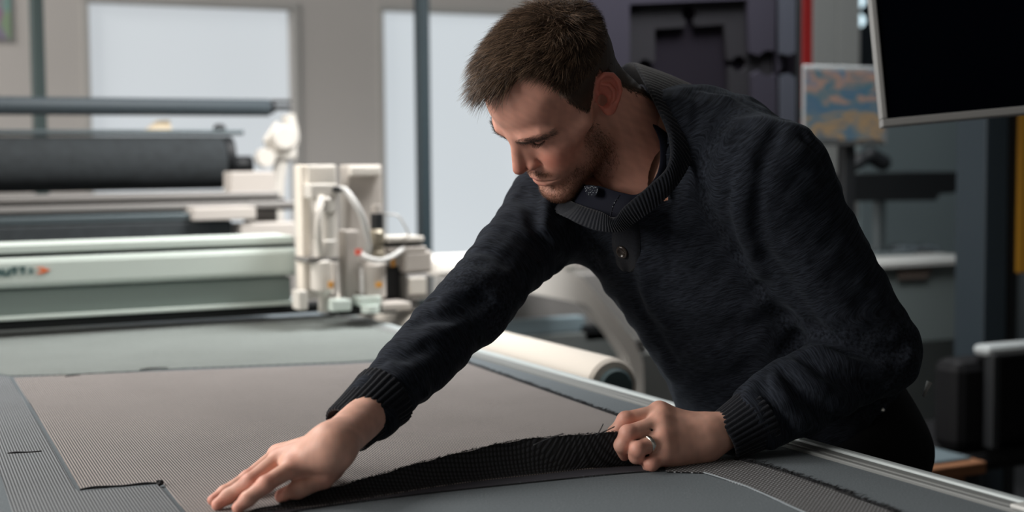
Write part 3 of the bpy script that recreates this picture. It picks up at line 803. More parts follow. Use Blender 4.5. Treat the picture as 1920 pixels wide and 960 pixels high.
    strands('fringe', HW(r), (d0@R3.T, d1@R3.T), (0.020+0.018*rg.random(N))*HS, 0.00020, brown, hair, curl=0.5, seed=3)
    # brows
    bm_ = hair_mat('eyebrow_hair', srgb(66, 48, 38))
    q = np.stack([qx, c[:, 1], c[:, 2]], 1)
    bd = poly(q.astype(np.float32), [(0.009, 0.095, 0.0235), (0.026, 0.098, 0.0285), (0.046, 0.084, 0.0295), (0.058, 0.068, 0.0255)], [0.0026, 0.0034, 0.0030, 0.0014])
    bi = np.where((bd < 0.0035))[0]
    N = 1400; ch = rg.choice(bi, N); r = c[ch]+rg.normal(size=(N, 3))*.0006; n_ = nr[ch]; sg = np.sign(r[:, 0])[:, None]
    d = n_*0.30+np.concatenate([sg*0.8, -0.35*np.ones((N, 1)), 0.15*np.ones((N, 1))], 1)+rg.normal(size=(N, 3))*.2
    strands('eyebrow', HW(r), (d@R3.T, (d-n_*.2)@R3.T), (0.005+0.004*rg.random(N)), 0.00016, bm_, par, npt=4, seed=4)
    # lashes
    lp = catmull([(x, y+.0014, z-.0010) for x, y, z in LID], 22)
    lr = np.concatenate([lp*np.array([s, 1, 1]) for s in (-1,)]); lr = np.repeat(lr, 2, 0); N = len(lr); sg = np.sign(lr[:, 0])[:, None]
    d0 = np.concatenate([sg*.15, np.ones((N, 1)), -0.55*np.ones((N, 1))], 1)+rg.normal(size=(N, 3))*.12
    strands('eyelashes', HW(lr), (d0@R3.T, (d0+np.array([0, 0, .6]))@R3.T), np.full(N, .0075), 0.00014, bm_, par, npt=4, seed=6)
    # beard stubble
    gg = lambda cc, rr: np.exp(-(((q-np.array(cc))/np.array(rr))**2).sum(1))
    st = gg((0.040, 0.050, -0.085), (0.034, 0.036, 0.030))+1.1*gg((0, 0.085, -0.098), (0.032, 0.028, 0.020))+1.0*gg((0.016, 0.100, -0.0435), (0.020, 0.012, 0.0065))+gg((0.060, 0.018, -0.048), (0.018, 0.018, 0.036))
    lipm = poly(q.astype(np.float32), [(0, 0.100, -0.059), (0.024, 0.09, -0.059)], [0.009, 0.003]) < 0.0
    st = np.where(lipm | (c[:, 1] < -0.01), 0, np.clip(st-0.25, 0, 1)); pr = st*ar; pr /= pr.sum()
    N = 14000; ch = rg.choice(len(c), N, p=pr); w = rg.random((N, 2, 1)); tq = V[Q[ch]]
    r = lerp(lerp(tq[:, 0], tq[:, 1], w[:, 0]), lerp(tq[:, 3], tq[:, 2], w[:, 0]), w[:, 1]); n_ = nr[ch]
    d = n_*0.7+np.array([0, 0.1, -1.0])*0.7+rg.normal(size=(N, 3))*.25
    strands('beard_stubble', HW(r), (d@R3.T, d@R3.T), 0.0015+0.0025*rg.random(N), 0.00014, hair_mat('stubble_hair', srgb(96, 62, 42)), par, npt=3, seed=7)
# ================================================================== GEOMETRY HELPERS FOR HARD OBJECTS
def G(px, py, Y):
    """point of the upright plane y = Y seen at a pixel"""
    v = CF + CR*((px-960)/FPX) - CU*((py-480)/FPX)
    return CAM + v*((Y-CAM[1])/v[1])
def bevbox(lo, hi, bev=0.004, seg=2):
    """bevelled box -> verts, faces"""
    bm = bmesh.new(); bmesh.ops.create_cube(bm, size=1)
    lo = np.array(lo, float); hi = np.array(hi, float)
    for v in bm.verts: v.co = Vector(lo+(hi-lo)*(np.array(v.co)+0.5))
    b = min(bev, 0.45*float((hi-lo).min()))
    if b > 0: bmesh.ops.bevel(bm, geom=bm.edges[:], offset=b, segments=seg, affect='EDGES', profile=0.5)
    V = [tuple(v.co) for v in bm.verts]; Fc = [tuple(v.index for v in f.verts) for f in bm.faces]
    bm.free(); return V, Fc
def box(name, lo, hi, m, par=None, bev=0.004, local=None):
    lo = np.minimum(lo, hi).astype(float), np.maximum(lo, hi).astype(float)
    V, Fc = bevbox(lo[0], lo[1], bev)
    return link(name, lmesh(name, V, Fc), m, par)
def boxG(name, p0, p1, Y, dep, m, par=None, bev=0.004):
    """box whose face in the plane y = Y spans pixel p0 (top left) to p1 (bottom right)"""
    mx_, my_ = (p0[0]+p1[0])/2, (max(p0[1], 0)+min(p1[1], 960))/2
    x0, x1 = G(p0[0], my_, Y)[0], G(p1[0], my_, Y)[0]; a = (x0, Y, G(mx_, p0[1], Y)[2]); b = (x1, Y, G(mx_, p1[1], Y)[2])
    return box(name, (a[0], Y, b[2]), (b[0], Y+dep, a[2]), m, par, bev)
def parts(name, plist, m, par=None, smooth=False):
    V, Fc = merge(*plist); return link(name, lmesh(name, V, Fc, smooth), m, par)
def cylx(x0, x1, y, z, r, seg=40, bev=0.003):
    pts = [(x0, y, z), (x0, y, z), (x0+bev, y, z), (x1-bev, y, z), (x1, y, z)]
    V = []; rs = [r-bev, r-bev, r, r, r-bev]
    for (x, yy, zz), rr in zip(pts[1:], rs[1:]):
        V += [(x, yy+cos(2*pi*k/seg)*rr, zz+sin(2*pi*k/seg)*rr) for k in range(seg)]
    n = 4
    Fc = [(i*seg+k, (i+1)*seg+k, (i+1)*seg+(k+1) % seg, i*seg+(k+1) % seg) for i in range(n-1) for k in range(seg)]
    return V, Fc+[tuple(range(seg)), tuple(range((n-1)*seg, n*seg))[::-1]]
def lathe(c, prof, seg=32, axis='z'):
    c = np.array(c, float); V = []
    for r, h in prof:
        for k in range(seg):
            t = 2*pi*k/seg
            o = {'z': (cos(t)*r, sin(t)*r, h), 'x': (h, cos(t)*r, sin(t)*r), 'y': (sin(t)*r, h, cos(t)*r)}[axis]
            V.append(c+np.array(o))
    n = len(prof)
    Fc = [(j*seg+k, j*seg+(k+1) % seg, (j+1)*seg+(k+1) % seg, (j+1)*seg+k) for j in range(n-1) for k in range(seg)]
    return V, Fc+[tuple(range(seg))[::-1], tuple(range((n-1)*seg, n*seg))]
from mathutils.geometry import tessellate_polygon
def slab(loops, a, b, back):
    """loops of 3D points (outer, holes) extruded by vector back -> verts, faces"""
    L3 = [[Vector(p) for p in lp] for lp in loops]
    tris = tessellate_polygon(L3); flat = [p for lp in L3 for p in lp]; n = len(flat); bk = Vector(back)
    V = [tuple(p) for p in flat]+[tuple(p+bk) for p in flat]
    Fc = [tuple(t) for t in tris]+[tuple(i+n for i in t[::-1]) for t in tris]
    o = 0
    for lp in L3:
        k = len(lp); Fc += [(o+i, o+(i+1) % k, n+o+(i+1) % k, n+o+i) for i in range(k)]; o += k
    return V, Fc
def circ(cx, cy, r, a0, a1, n=14):
    return [(cx+r*cos(radians(a0+(a1-a0)*i/n)), cy+r*sin(radians(a0+(a1-a0)*i/n))) for i in range(n+1)]

# ================================================================== ROOM
m_wall = mat('painted_wall', srgb(188, 184, 180), rough=.9, spec=.2, bump=(60, .08, .002))
m_floor = mat('dark_floor', srgb(52, 52, 54), rough=.6, var=(6, .2))
m_ceil = mat('ceiling_white', srgb(150, 150, 150), rough=.95)
YB = 6.0; XL = -3.2; XR = 5.2; YN = -2.2; ZC = 3.2
w1a = G(165, 3, YB); w1b = G(556, 420, YB); w2a = G(718, 19, YB); w2b = G(985, 485, YB)
def rect3(x0, z0, x1, z1, Y): return [(x0, Y, z0), (x1, Y, z0), (x1, Y, z1), (x0, Y, z1)]
holes = [rect3(w1a[0], w1b[2], w1b[0], w1a[2], YB), rect3(w2a[0], w2b[2], w2b[0], w2a[2], YB)]
V, Fc = slab([rect3(XL, 0, XR, ZC, YB)]+holes, 0, 0, (0, .16, 0))
tag(link('wall_back', lmesh('wall_back', V, Fc), m_wall), kind='structure')
def panel(name, lo, hi, m):
    return tag(box(name, lo, hi, m, bev=0), kind='structure')
panel('floor', (XL-.1, YN-.1, -.1), (XR+.1, YB+.2, 0), m_floor)
panel('ceiling', (XL-.1, YN-.1, ZC), (XR+.1, YB+.2, ZC+.1), m_ceil)
panel('wall_left', (XL-.1, YN, 0), (XL, YB+.16, ZC), m_wall)
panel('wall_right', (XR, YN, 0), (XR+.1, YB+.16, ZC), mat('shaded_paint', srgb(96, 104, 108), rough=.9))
panel('wall_front', (XL, YN-.1, 0), (XR, YN, ZC), m_wall)
m_frame = mat('window_frame_paint', srgb(176, 174, 170), rough=.6)
def window(n, a, b, em):
    g = mat('frosted_daylit_glass', (.22, .24, .25), rough=.5, emit=em)
    w = box('window_%d' % n, (a[0]-.001, YB+.07, b[2]), (b[0], YB+.085, a[2]), g, bev=0); tag(w, kind='structure')
    t = .03
    ps = [bevbox((a[0]-t, YB-.012, a[2]), (b[0]+t, YB+.01, a[2]+t)), bevbox((a[0]-t, YB-.012, b[2]-t), (b[0]+t, YB+.01, b[2])),
          bevbox((a[0]-t, YB-.012, b[2]), (a[0], YB+.01, a[2])), bevbox((b[0], YB-.012, b[2]), (b[0]+t, YB+.01, a[2]))]
    parts('window_frame', ps, m_frame, w)
window(1, w1a, w1b, (0.50, 0.53, 0.555, 1.0)); window(2, w2a, w2b, (0.52, 0.56, 0.59, 1.0))
tag(box('trim_1', (w2a[0]-.3, YB-.09, w2b[2]-.14), (w2b[0]+.6, YB, w2b[2]-.03), mat('white_trim', srgb(225, 222, 216), rough=.5)), kind='structure')
# upright posts against the back wall
m_post = mat('dark_post_paint', srgb(34, 48, 54), rough=.5)
def post(px, w, Y, label, top, bot, m=m_post):
    a = G(px-w/2, 200, Y); b = G(px+w/2, 200, Y); zt = top; zb = bot
    o = box('steel_post', (a[0], Y, zb), (b[0], Y+.06, zt), m, bev=.006)
    plate = bevbox((a[0]-.03, Y-.03, zb), (b[0]+.03, Y+.09, zb+.012)); fl = parts('base_plate', [plate], m, o)
    return tag(o, label, 'post')
post(799, 19, 4.6, 'dark narrow steel post standing in front of the right bright window', 3.2, 0)
post(76, 24, 5.0, 'dark grey green steel post at far left behind the fabric rolls', 3.2, 0, mat('grey_post_paint', srgb(62, 76, 76), rough=.5))
# poster at the far left
def poster_mat():
    m = mat('poster_print', (.5, .5, .5), rough=.6); nt = m.node_tree; b = nt.nodes['Principled BSDF']; tc = nt.nodes.new('ShaderNodeTexCoord')
    v = nt.nodes.new('ShaderNodeTexVoronoi'); v.inputs['Scale'].default_value = 9; nt.links.new(tc.outputs['Object'], v.inputs['Vector'])
    h = nt.nodes.new('ShaderNodeHueSaturation'); h.inputs['Saturation'].default_value = .45; h.inputs['Value'].default_value = .35
    nt.links.new(v.outputs['Color'], h.inputs['Color']); nt.links.new(h.outputs[0], b.inputs['Base Color']); return m
po = boxG('wall_poster', (-60, -60), (20, 72), YB-.02, .015, poster_mat(), bev=0)
tag(po, 'small multicoloured poster on the wall at the far left edge', 'poster')
boxG('poster_border', (-70, -70), (25, 78), YB-.008, .006, mat('poster_white', srgb(190, 190, 190)), po, bev=0)
# ================================================================== CUTTING TABLE
XE = 1.146                                       # right edge of the table surface
YT0, YT1 = 0.55, 3.95
ZT = 0.900
m_top = mat('grey_table_felt', srgb(100, 108, 113), rough=.85, spec=.25, bump=(500, .3, .0008), var=(420, .22))
def speck(m, sc=150, thr=.06, col=srgb(170, 178, 182)):
    nt = m.node_tree; b = nt.nodes['Principled BSDF']; src = b.inputs['Base Color'].links[0].from_socket
    tc = nt.nodes.new('ShaderNodeTexCoord'); v = nt.nodes.new('ShaderNodeTexVoronoi'); v.inputs['Scale'].default_value = sc
    nt.links.new(tc.outputs['Object'], v.inputs['Vector'])
    n = nt.nodes.new('ShaderNodeTexNoise'); n.inputs['Scale'].default_value = 25; nt.links.new(tc.outputs['Object'], n.inputs['Vector'])
    a = nt.nodes.new('ShaderNodeMath'); a.operation = 'MULTIPLY'; a.inputs[1].default_value = thr*4
    s = nt.nodes.new('ShaderNodeMath'); s.operation = 'SUBTRACT'; s.inputs[1].default_value = .36; nt.links.new(n.outputs['Fac'], s.inputs[0]); nt.links.new(s.outputs[0], a.inputs[0])
    l = nt.nodes.new('ShaderNodeMath'); l.operation = 'LESS_THAN'; nt.links.new(v.outputs['Distance'], l.inputs[0]); nt.links.new(a.outputs[0], l.inputs[1])
    mx = nt.nodes.new('ShaderNodeMix'); mx.data_type = 'RGBA'; nt.links.new(l.outputs[0], mx.inputs[0]); nt.links.new(src, mx.inputs[6]); mx.inputs[7].default_value = (*col, 1)
    nt.links.new(mx.outputs[2], b.inputs['Base Color'])
speck(m_top, 260, .09)
alu = mat('brushed_aluminium', srgb(188, 194, 194), rough=.38, metal=.35, bump=(200, .05, .0005))
aluw = mat('pale_aluminium', srgb(186, 196, 198), rough=.45, metal=.15)
alud = mat('dark_aluminium', srgb(86, 96, 100), rough=.45, metal=.5)
table = empty('cutting_table', (0, 2.2, 0), 'long flat cutting table with grey felt surface and aluminium edge rail', 'table')
def under(par, o):
    o.parent = par; o.matrix_parent_inverse = par.matrix_world.inverted(); return o
under(table, parts('table_top', [bevbox((-1.25, YT0, ZT-.05), (XE, YT1, ZT), .001)], m_top))
under(table, parts('edge_rail', [bevbox((XE+.0004, YT0, ZT-.075), (XE+.009, YT1, ZT+.004), .0015), bevbox((XE+.0094, YT0, ZT-.075), (XE+.0135, YT1, ZT-.004), .0005), bevbox((XE+.014, YT0, ZT-.075), (XE+.030, YT1, ZT+.0035), .002)], mat('matte_grey_rail', srgb(126, 130, 130), rough=.6, metal=.1)))
under(table, parts('rail_cap', [bevbox((XE+.0304, YT0, ZT-.075), (XE+.044, YT1, ZT+.0065), .003)], aluw))
under(table, parts('edge_rail', [bevbox((-1.30, YT0, ZT-.075), (-1.2505, YT1, ZT+.004), .002)], alu))
under(table, parts('apron', [bevbox((-1.24, YT0+.02, ZT-.22), (XE-.02, YT1-.02, ZT-.0505), .003)], alud))
for x in (-1.1, XE-.15):
    for y in (YT0+.2, 2.2, YT1-.2):
        under(table, parts('leg', [bevbox((x-.04, y-.04, 0.012), (x+.04, y+.04, ZT-.2205), .004), bevbox((x-.06, y-.06, 0), (x+.06, y+.06, .012), .002)], alud))
# clamp on the rail at the lower right
cp = T(1868, 958, ZT+.004)
cl = empty('rail_bracket', (XE+.03, cp[1]-.03, ZT+.0045), 'small white metal bracket with two screws on the table rail at the lower right corner', 'bracket')
under(cl, box('plate', (XE-.002, cp[1]-.09, ZT+.0046), (XE+.046, cp[1]+.0, ZT+.010), mat('white_enamel', srgb(205, 208, 206), rough=.4), bev=.002))
for dy in (-.015, -.045):
    sc_ = parts('screw', [lathe((XE+.022, cp[1]+dy, ZT+.010), [(.0001, 0), (.0075, 0), (.0075, .004), (.0035, .004), (.003, .002), (.0001, .002)], 20)], mat('screw_steel', (.12, .13, .13), rough=.35, metal=.8)); under(cl, sc_)

# ================================================================== FABRICS
FA = radians(3.0)                                # the cloth lies turned by 3 degrees
def fuv(V):
    V = np.asarray(V); return np.stack([V[:, 0]*cos(FA)-V[:, 1]*sin(FA), V[:, 0]*sin(FA)+V[:, 1]*cos(FA), np.zeros(len(V))], 1)
def weave_mat(name, thread, gap, pitch=0.0032, gapw=.30, rough=.75, var=.15, sheen=.1):
    m = bpy.data.materials.new(name); m.use_nodes = True; nt = m.node_tree; L = nt.links; b = nt.nodes['Principled BSDF']
    b.inputs['Roughness'].default_value = rough; b.inputs['Specular IOR Level'].default_value = .35; b.inputs['Sheen Weight'].default_value = sheen
    at = nt.nodes.new('ShaderNodeAttribute'); at.attribute_name = 'weave'
    sp = nt.nodes.new('ShaderNodeSeparateXYZ'); L.new(at.outputs['Vector'], sp.inputs[0])
    def M(op, a, bb=None, c=None):
        n = nt.nodes.new('ShaderNodeMath'); n.operation = op
        for i, x in enumerate((a, bb, c)):
            if x is None: continue
            if isinstance(x, (int, float)): n.inputs[i].default_value = x
            else: L.new(x, n.inputs[i])
        return n.outputs[0]
    nz = nt.nodes.new('ShaderNodeTexNoise'); nz.inputs['Scale'].default_value = 40; L.new(at.outputs['Vector'], nz.inputs['Vector'])
    wob = M('MULTIPLY', M('SUBTRACT', nz.outputs['Fac'], .5), .9)
    u = M('ADD', M('MULTIPLY', sp.outputs[0], 2*pi/pitch), wob); v = M('ADD', M('MULTIPLY', sp.outputs[1], 2*pi/pitch), wob)
    hu = M('MULTIPLY_ADD', M('COSINE', u), .5, .5); hv = M('MULTIPLY_ADD', M('COSINE', v), .5, .5)
    hh = M('MULTIPLY', M('POWER', hu, .8), M('MULTIPLY_ADD', hv, .7, .3))
    mask = M('SMOOTH_MIN', M('MULTIPLY', M('SUBTRACT', hh, gapw), 3.2), 1.0, .05)
    mask = M('MAXIMUM', mask, 0.0)
    n2 = nt.nodes.new('ShaderNodeTexNoise'); n2.inputs['Scale'].default_value = 7; n2.inputs['Detail'].default_value = 5; L.new(at.outputs['Vector'], n2.inputs['Vector'])
    fac = M('MULTIPLY_ADD', M('SUBTRACT', n2.outputs['Fac'], .5), var*2, 1.0)
    mx = nt.nodes.new('ShaderNodeMix'); mx.data_type = 'RGBA'; L.new(mask, mx.inputs[0]); mx.inputs[6].default_value = (*gap, 1); mx.inputs[7].default_value = (*thread, 1)
    vm = nt.nodes.new('ShaderNodeVectorMath'); vm.operation = 'SCALE'; L.new(mx.outputs[2], vm.inputs[0]); L.new(fac, vm.inputs['Scale'])
    L.new(vm.outputs[0], b.inputs['Base Color'])
    bp = nt.nodes.new('ShaderNodeBump'); bp.inputs['Strength'].default_value = .7; bp.inputs['Distance'].default_value = .0009
    L.new(hh, bp.inputs['Height']); L.new(bp.outputs[0], b.inputs['Normal'])
    return m
m_w1 = weave_mat('grey_weave', srgb(160, 152, 148), srgb(52, 54, 58), .0034, .16)
m_w2 = weave_mat('green_grey_weave', srgb(140, 148, 144), srgb(52, 60, 62), .0034, .16)
m_w3 = weave_mat('shaded_grey_weave', srgb(44, 46, 50), srgb(8, 9, 11), .0050, .20, sheen=.02)  # weave of the lifted flap, its underside shade put into darker colours
m_w4 = weave_mat('charcoal_weave', srgb(178, 182, 186), srgb(8, 10, 14), .0058, .55)
def sheet(name, pts, m, z0=ZT+.0006, th=.0012):
    loop = [T(x, y, z0+th) for x, y in pts]
    V, Fc = slab([loop], 0, 0, (0, 0, -th)); me = lmesh(name, V, Fc); vvec(me, fuv(V), 'weave'); return link(name, me, m)
far = sheet('woven_sheet', [(-40, 694), (-40, 640), (0, 618), (655, 592), (842, 667), (640, 679), (350, 690), (120, 702), (20, 704)], m_w2)
tag(far, 'far green grey woven sheet lying on the table in front of the gantry', 'fabric')
m_w5 = weave_mat('blue_sheen_weave', srgb(134, 140, 144), srgb(30, 38, 46), .0036, .20)  # left panel weave with a bluish sheen of light put into its colours
left = sheet('woven_sheet', [(17, 707), (69, 790), (141, 917), (150, 921), (296, 909), (302, 913), (341, 962), (352, 1010), (40, 1010), (24, 962), (2, 892), (-40, 800), (-40, 699)], m_w5)
tag(left, 'left woven panel with narrow cut gap along its right side at the lower left', 'fabric')
# main sheet: flat part + the lifted front edge
Hc = [(470, 957, 0), (560, 951, 0), (620, 944, 0), (700, 931, 0), (800, 914, 0), (900, 900, 0), (1000, 889, 0), (1080, 880, 0), (1160, 873, 0), (1245, 868, 0)]
Ec = [(472, 956, .0005), (540, 940, .0045), (610, 918, .0095), (700, 893, .0165), (790, 867, .024), (880, 845, .031), (970, 826, .037), (1050, 818, .041), (1130, 812, .044), (1225, 806, .046)]
nS = 8
HP = catmull([T(x, y, ZT+.0018) for x, y, h in Hc], nS); EP = catmull([T(x, y, ZT+.0018+h) for x, y, h in Ec], nS)
flat = [(26, 708), (350, 694), (640, 683), (850, 672), (1161, 782), (1252, 815)]
tail = [(436, 975), (430, 1010), (360, 1010), (350, 962), (307, 906), (299, 904), (150, 916), (146, 908), (78, 790)]
loop = [T(x, y, ZT+.0018) for x, y in flat]+[HP[i] for i in range(len(HP)-1, -1, -1)]+[T(x, y, ZT+.0018) for x, y in tail]
V, Fc = slab([loop], 0, 0, (0, 0, -.0012)); W_ = list(fuv(V)); V = list(V); n0 = len(V)
K = 10
for side, off in ((0, 0.0), (1, -.0014)):
    for i in range(len(HP)):
        h, e = HP[i], EP[i]; d = e-h; hor = np.array([d[0], d[1], 0]); L_ = np.linalg.norm(d)
        c1 = h+hor*.35+np.array([0, 0, d[2]*.02]); c2 = h+hor*.75+np.array([0, 0, d[2]*.55])
        for k in range(K+1):
            t = k/K; p = (1-t)**3*h+3*(1-t)**2*t*c1+3*(1-t)*t*t*c2+t**3*e
            nrm = np.array([-hor[0]*d[2], -hor[1]*d[2], hor@hor]); nrm = nrm/(np.linalg.norm(nrm)+1e-9)
            V.append(p+nrm*off+np.array([0, 0, .0006*sin(i*.9)*t])); b = fuv([h])[0]+fuv([hor/(np.linalg.norm(hor)+1e-9)])[0]*L_*t; W_.append(b)
N_ = len(HP)*(K+1)
def idf(s, i, k): return n0+s*N_+i*(K+1)+k
for i in range(len(HP)-1):
    for k in range(K):
        Fc.append((idf(0, i, k), idf(0, i+1, k), idf(0, i+1, k+1), idf(0, i, k+1)))
        Fc.append((idf(1, i, k+1), idf(1, i+1, k+1), idf(1, i+1, k), idf(1, i, k)))
    Fc.append((idf(0, i, K), idf(0, i+1, K), idf(1, i+1, K), idf(1, i, K)))
me = lmesh('woven_sheet', V, Fc); vvec(me, np.array(W_), 'weave')
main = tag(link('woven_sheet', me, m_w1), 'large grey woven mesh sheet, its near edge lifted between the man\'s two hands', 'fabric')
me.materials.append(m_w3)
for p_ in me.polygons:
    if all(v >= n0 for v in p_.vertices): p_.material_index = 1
# fringe along an edge
def fringe(name, path, dens, ln_, spread, m, par, rad=.00035, seed=1, up=.25, outd=None):
    rg = np.random.default_rng(seed); path = np.asarray(path); seg = np.linalg.norm(np.diff(path, axis=0), axis=1); n = int(seg.sum()*dens)
    cs = np.r_[0, np.cumsum(seg)]; s = rg.random(n)*cs[-1]; k = np.clip(np.searchsorted(cs, s)-1, 0, len(seg)-1); t = ((s-cs[k])/seg[k])[:, None]
    r = path[k]*(1-t)+path[k+1]*t; tv = (path[k+1]-path[k])/seg[k][:, None]
    o = np.array(outd, float)
    d0 = o+tv*rg.normal(size=(n, 1))*spread+np.array([0, 0, 1])*rg.random((n, 1))*up
    d1 = o+tv*rg.normal(size=(n, 1))*spread*1.5-np.array([0, 0, .2])
    return strands(name, r, (d0, d1), ln_*(.4+1.0*rg.random(n)**2), rad, m, par, curl=.6, seed=seed)
m_thr = mat('dark_thread', srgb(30, 32, 36), rough=.7)
m_thl = mat('pale_thread', srgb(140, 150, 156), rough=.5)
fr_ = fringe('frayed_edge', [T(850, 671, ZT+.002), T(1161, 781, ZT+.002), T(1250, 813, ZT+.002)], 2200, .010, .7, m_thr, main, .0005, 3, .5, (1, .1, 0))
fringe('lifted_edge_fringe', EP[6:], 1800, .005, .8, m_thr, main, .00035, 4, .9, (-.3, -.6, .3))
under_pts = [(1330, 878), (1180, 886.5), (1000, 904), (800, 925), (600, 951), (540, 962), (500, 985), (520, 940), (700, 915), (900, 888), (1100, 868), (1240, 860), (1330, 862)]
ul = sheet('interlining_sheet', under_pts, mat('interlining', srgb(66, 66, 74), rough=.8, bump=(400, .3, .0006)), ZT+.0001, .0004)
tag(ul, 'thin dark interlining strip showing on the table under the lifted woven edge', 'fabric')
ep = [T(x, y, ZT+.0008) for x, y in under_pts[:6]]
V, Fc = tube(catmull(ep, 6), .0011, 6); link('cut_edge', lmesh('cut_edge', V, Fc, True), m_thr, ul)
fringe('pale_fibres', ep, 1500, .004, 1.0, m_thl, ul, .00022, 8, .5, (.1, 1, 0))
rem = sheet('woven_offcut', [(1238, 858), (1330, 858), (1395, 864), (1440, 876), (1480, 889), (1560, 917), (1660, 955), (1730, 985), (1740, 1010), (1590, 1010), (1540, 975), (1500, 957), (1450, 934), (1400, 912), (1350, 895), (1320, 886), (1250, 884)], m_w4)
tag(rem, 'narrow woven offcut strip with frayed edge running along the rail at lower right', 'fabric')
rp = [T(x, y, ZT+.002) for x, y in [(1385, 862), (1440, 876), (1480, 889), (1560, 917), (1660, 955), (1730, 985)]]
fringe('frayed_edge', rp, 2800, .012, .9, m_thr, rem, .0005, 5, .6, (1, .2, 0))
rp2 = [T(x, y, ZT+.0018) for x, y in [(1320, 886), (1350, 895), (1400, 912), (1450, 934), (1500, 957), (1540, 975)]]
V, Fc = tube(catmull(rp2, 5), .0009, 6); link('selvedge', lmesh('selvedge', V, Fc, True), m_thl, rem)
def thread(label, pts, rad=.0009, grp='loose threads'):
    V, Fc = tube(catmull([T(x, y, ZT+.0021+h) for x, y, h in pts], 6), rad, 6)
    return tag(link('loose_thread', lmesh('loose_thread', V, Fc, True), m_thr), label, 'thread', grp)
thread('dark strand standing in for a cut across the left woven panel near the left edge of the photo', [(14, 850, 0), (30, 848, .001), (55, 848, 0), (78, 846, 0)], .0012)  # strand drawn in place of a short cut in the weave
thread('dark thread lying along the cross cut at lower left', [(150, 918, 0), (180, 913, .001), (230, 911, 0), (270, 906, .001), (297, 906, 0)], .0013)
thread('faint dark thread on the far boundary of the main sheet, left of centre', [(262, 694, 0), (280, 691, .001), (315, 690, 0)], .0016)
thread('faint dark thread at the left end of the far sheet boundary', [(122, 706, 0), (150, 703, 0)], .0014)
thread('frayed thread sticking up from the lifted edge, left of the ring hand', [(1000, 835, .045), (1030, 822, .052), (1056, 813, .058)], .0008)
thread('frayed thread standing up just left of the ring hand', [(1120, 815, .054), (1126, 805, .058), (1131, 795, .062)], .0007)
thread('curled frayed thread touching the index finger of the ring hand', [(1118, 816, .054), (1140, 806, .058), (1152, 800, .060)], .0007)
kc = T(300, 905, ZT+.005)
V, Q = nets(lambda p: ell(p, kc, (.0042, .0032, .0034))+.0008*fnoise(p, 300, 4), kc-.008, kc+.008, .0006)
tag(link('thread_knot', amesh('thread_knot', V, Q), m_thr), 'small black thread knot at the corner of the cut, lower left', 'knot')
# ================================================================== CUTTING GANTRY (across the table, blurred)
m_lg = mat('light_machine_paint', srgb(196, 207, 201), rough=.45)
m_lg2 = mat('green_grey_paint', srgb(122, 135, 131), rough=.5)
m_wg = mat('warm_grey_plate', srgb(178, 172, 166), rough=.5)
m_mg = mat('mid_grey_metal', srgb(128, 126, 124), rough=.45, metal=.3)
m_bk = mat('black_rubber', srgb(16, 20, 24), rough=.6)
m_wp = mat('white_machine_plastic', srgb(202, 198, 191), rough=.45)
m_dk = mat('dark_roll_cloth', srgb(40, 45, 48), rough=.9, bump=(300, .3, .001), var=(40, .2))
YG = 3.22
xl = -1.35
def xG(px, Y, py=450): return G(px, py, Y)[0]
def zG(py, Y, px=400): return G(px, py, Y)[2]
def band(name, y0, y1, Y, dep, xr, m, par, px=400, bev=.004, x0=xl):
    return under(par, box(name, (x0, Y, zG(y1, Y, px)), (xr, Y+dep, zG(y0, Y, px)), m, bev=bev))
gx = xG(562, YG, 520)
gan = empty('gantry_beam', (0, YG, .9), 'pale green gantry beam spanning the cutting table under the fabric rolls', 'machine beam')
band('beam_face', 470, 524, YG, .16, gx, m_lg, gan, bev=.012)
band('lower_face', 526, 576, YG+.02, .12, gx-.015, m_lg2, gan)
band('lip', 573, 580, YG+.005, .02, gx-.015, m_lg, gan, bev=.002)
band('skirt', 581, 597, YG+.03, .08, gx+.30, m_bk, gan)
band('top_slot', 463, 470, YG+.02, .12, gx, m_bk, gan, bev=.001)
band('top_rail', 447, 462, YG+.01, .14, gx-.01, m_lg, gan, bev=.003)
# lettering on the beam: dark letters and an orange mark
def stroke(pts, w, y): 
    out = []
    for a, b in zip(pts[:-1], pts[1:]):
        a = np.array(a, float); b = np.array(b, float); d = (b-a)/np.linalg.norm(b-a); n = np.array([-d[1], d[0]])*w/2
        q = [a-n, b-n, b+n, a+n]; V, Fc = slab([[(p[0], y, p[1]) for p in q]], 0, 0, (0, .002, 0)); out.append((V, Fc))
    return out
lx0 = xG(-12, YG, 508); lx1 = xG(66, YG, 508); hz = (zG(503, YG, 30)-zG(515, YG, 30)); lz = zG(515, YG, 30); cw = (lx1-lx0)/5
glyph = {'A': [[(0, 0), (.5, 1), (1, 0)], [(.2, .4), (.8, .4)]], 'U': [[(0, 1), (0, .2), (.3, 0), (.7, 0), (1, .2), (1, 1)]], 'T': [[(0, 1), (1, 1)], [(.5, 1), (.5, 0)]], 'I': [[(.5, 1), (.5, 0)]],
         'Z': [[(0, 1), (1, 1), (0, 0), (1, 0)]]}
ps = []
for i, ch in enumerate('AUTTI'):
    for st in glyph[ch]: ps += stroke([(lx0+cw*(i+.1+.72*x), lz+hz*z) for x, z in st], .006, YG-.0024)
under(gan, parts('lettering', ps, mat('teal_lettering', srgb(74, 104, 104))))
ox = xG(68, YG, 508); ox2 = xG(94, YG, 508)
V, Fc = slab([[(ox, YG-.0024, lz), (ox+.45*(ox2-ox), YG-.0024, lz+hz*.5), (ox, YG-.0024, lz+hz), (ox+.4*(ox2-ox), YG-.0024, lz+hz), (ox2, YG-.0024, lz+hz*.5), (ox+.4*(ox2-ox), YG-.0024, lz)]], 0, 0, (0, .002, 0))
under(gan, parts('orange_mark', [(V, Fc)], mat('orange_paint', srgb(226, 112, 60))))
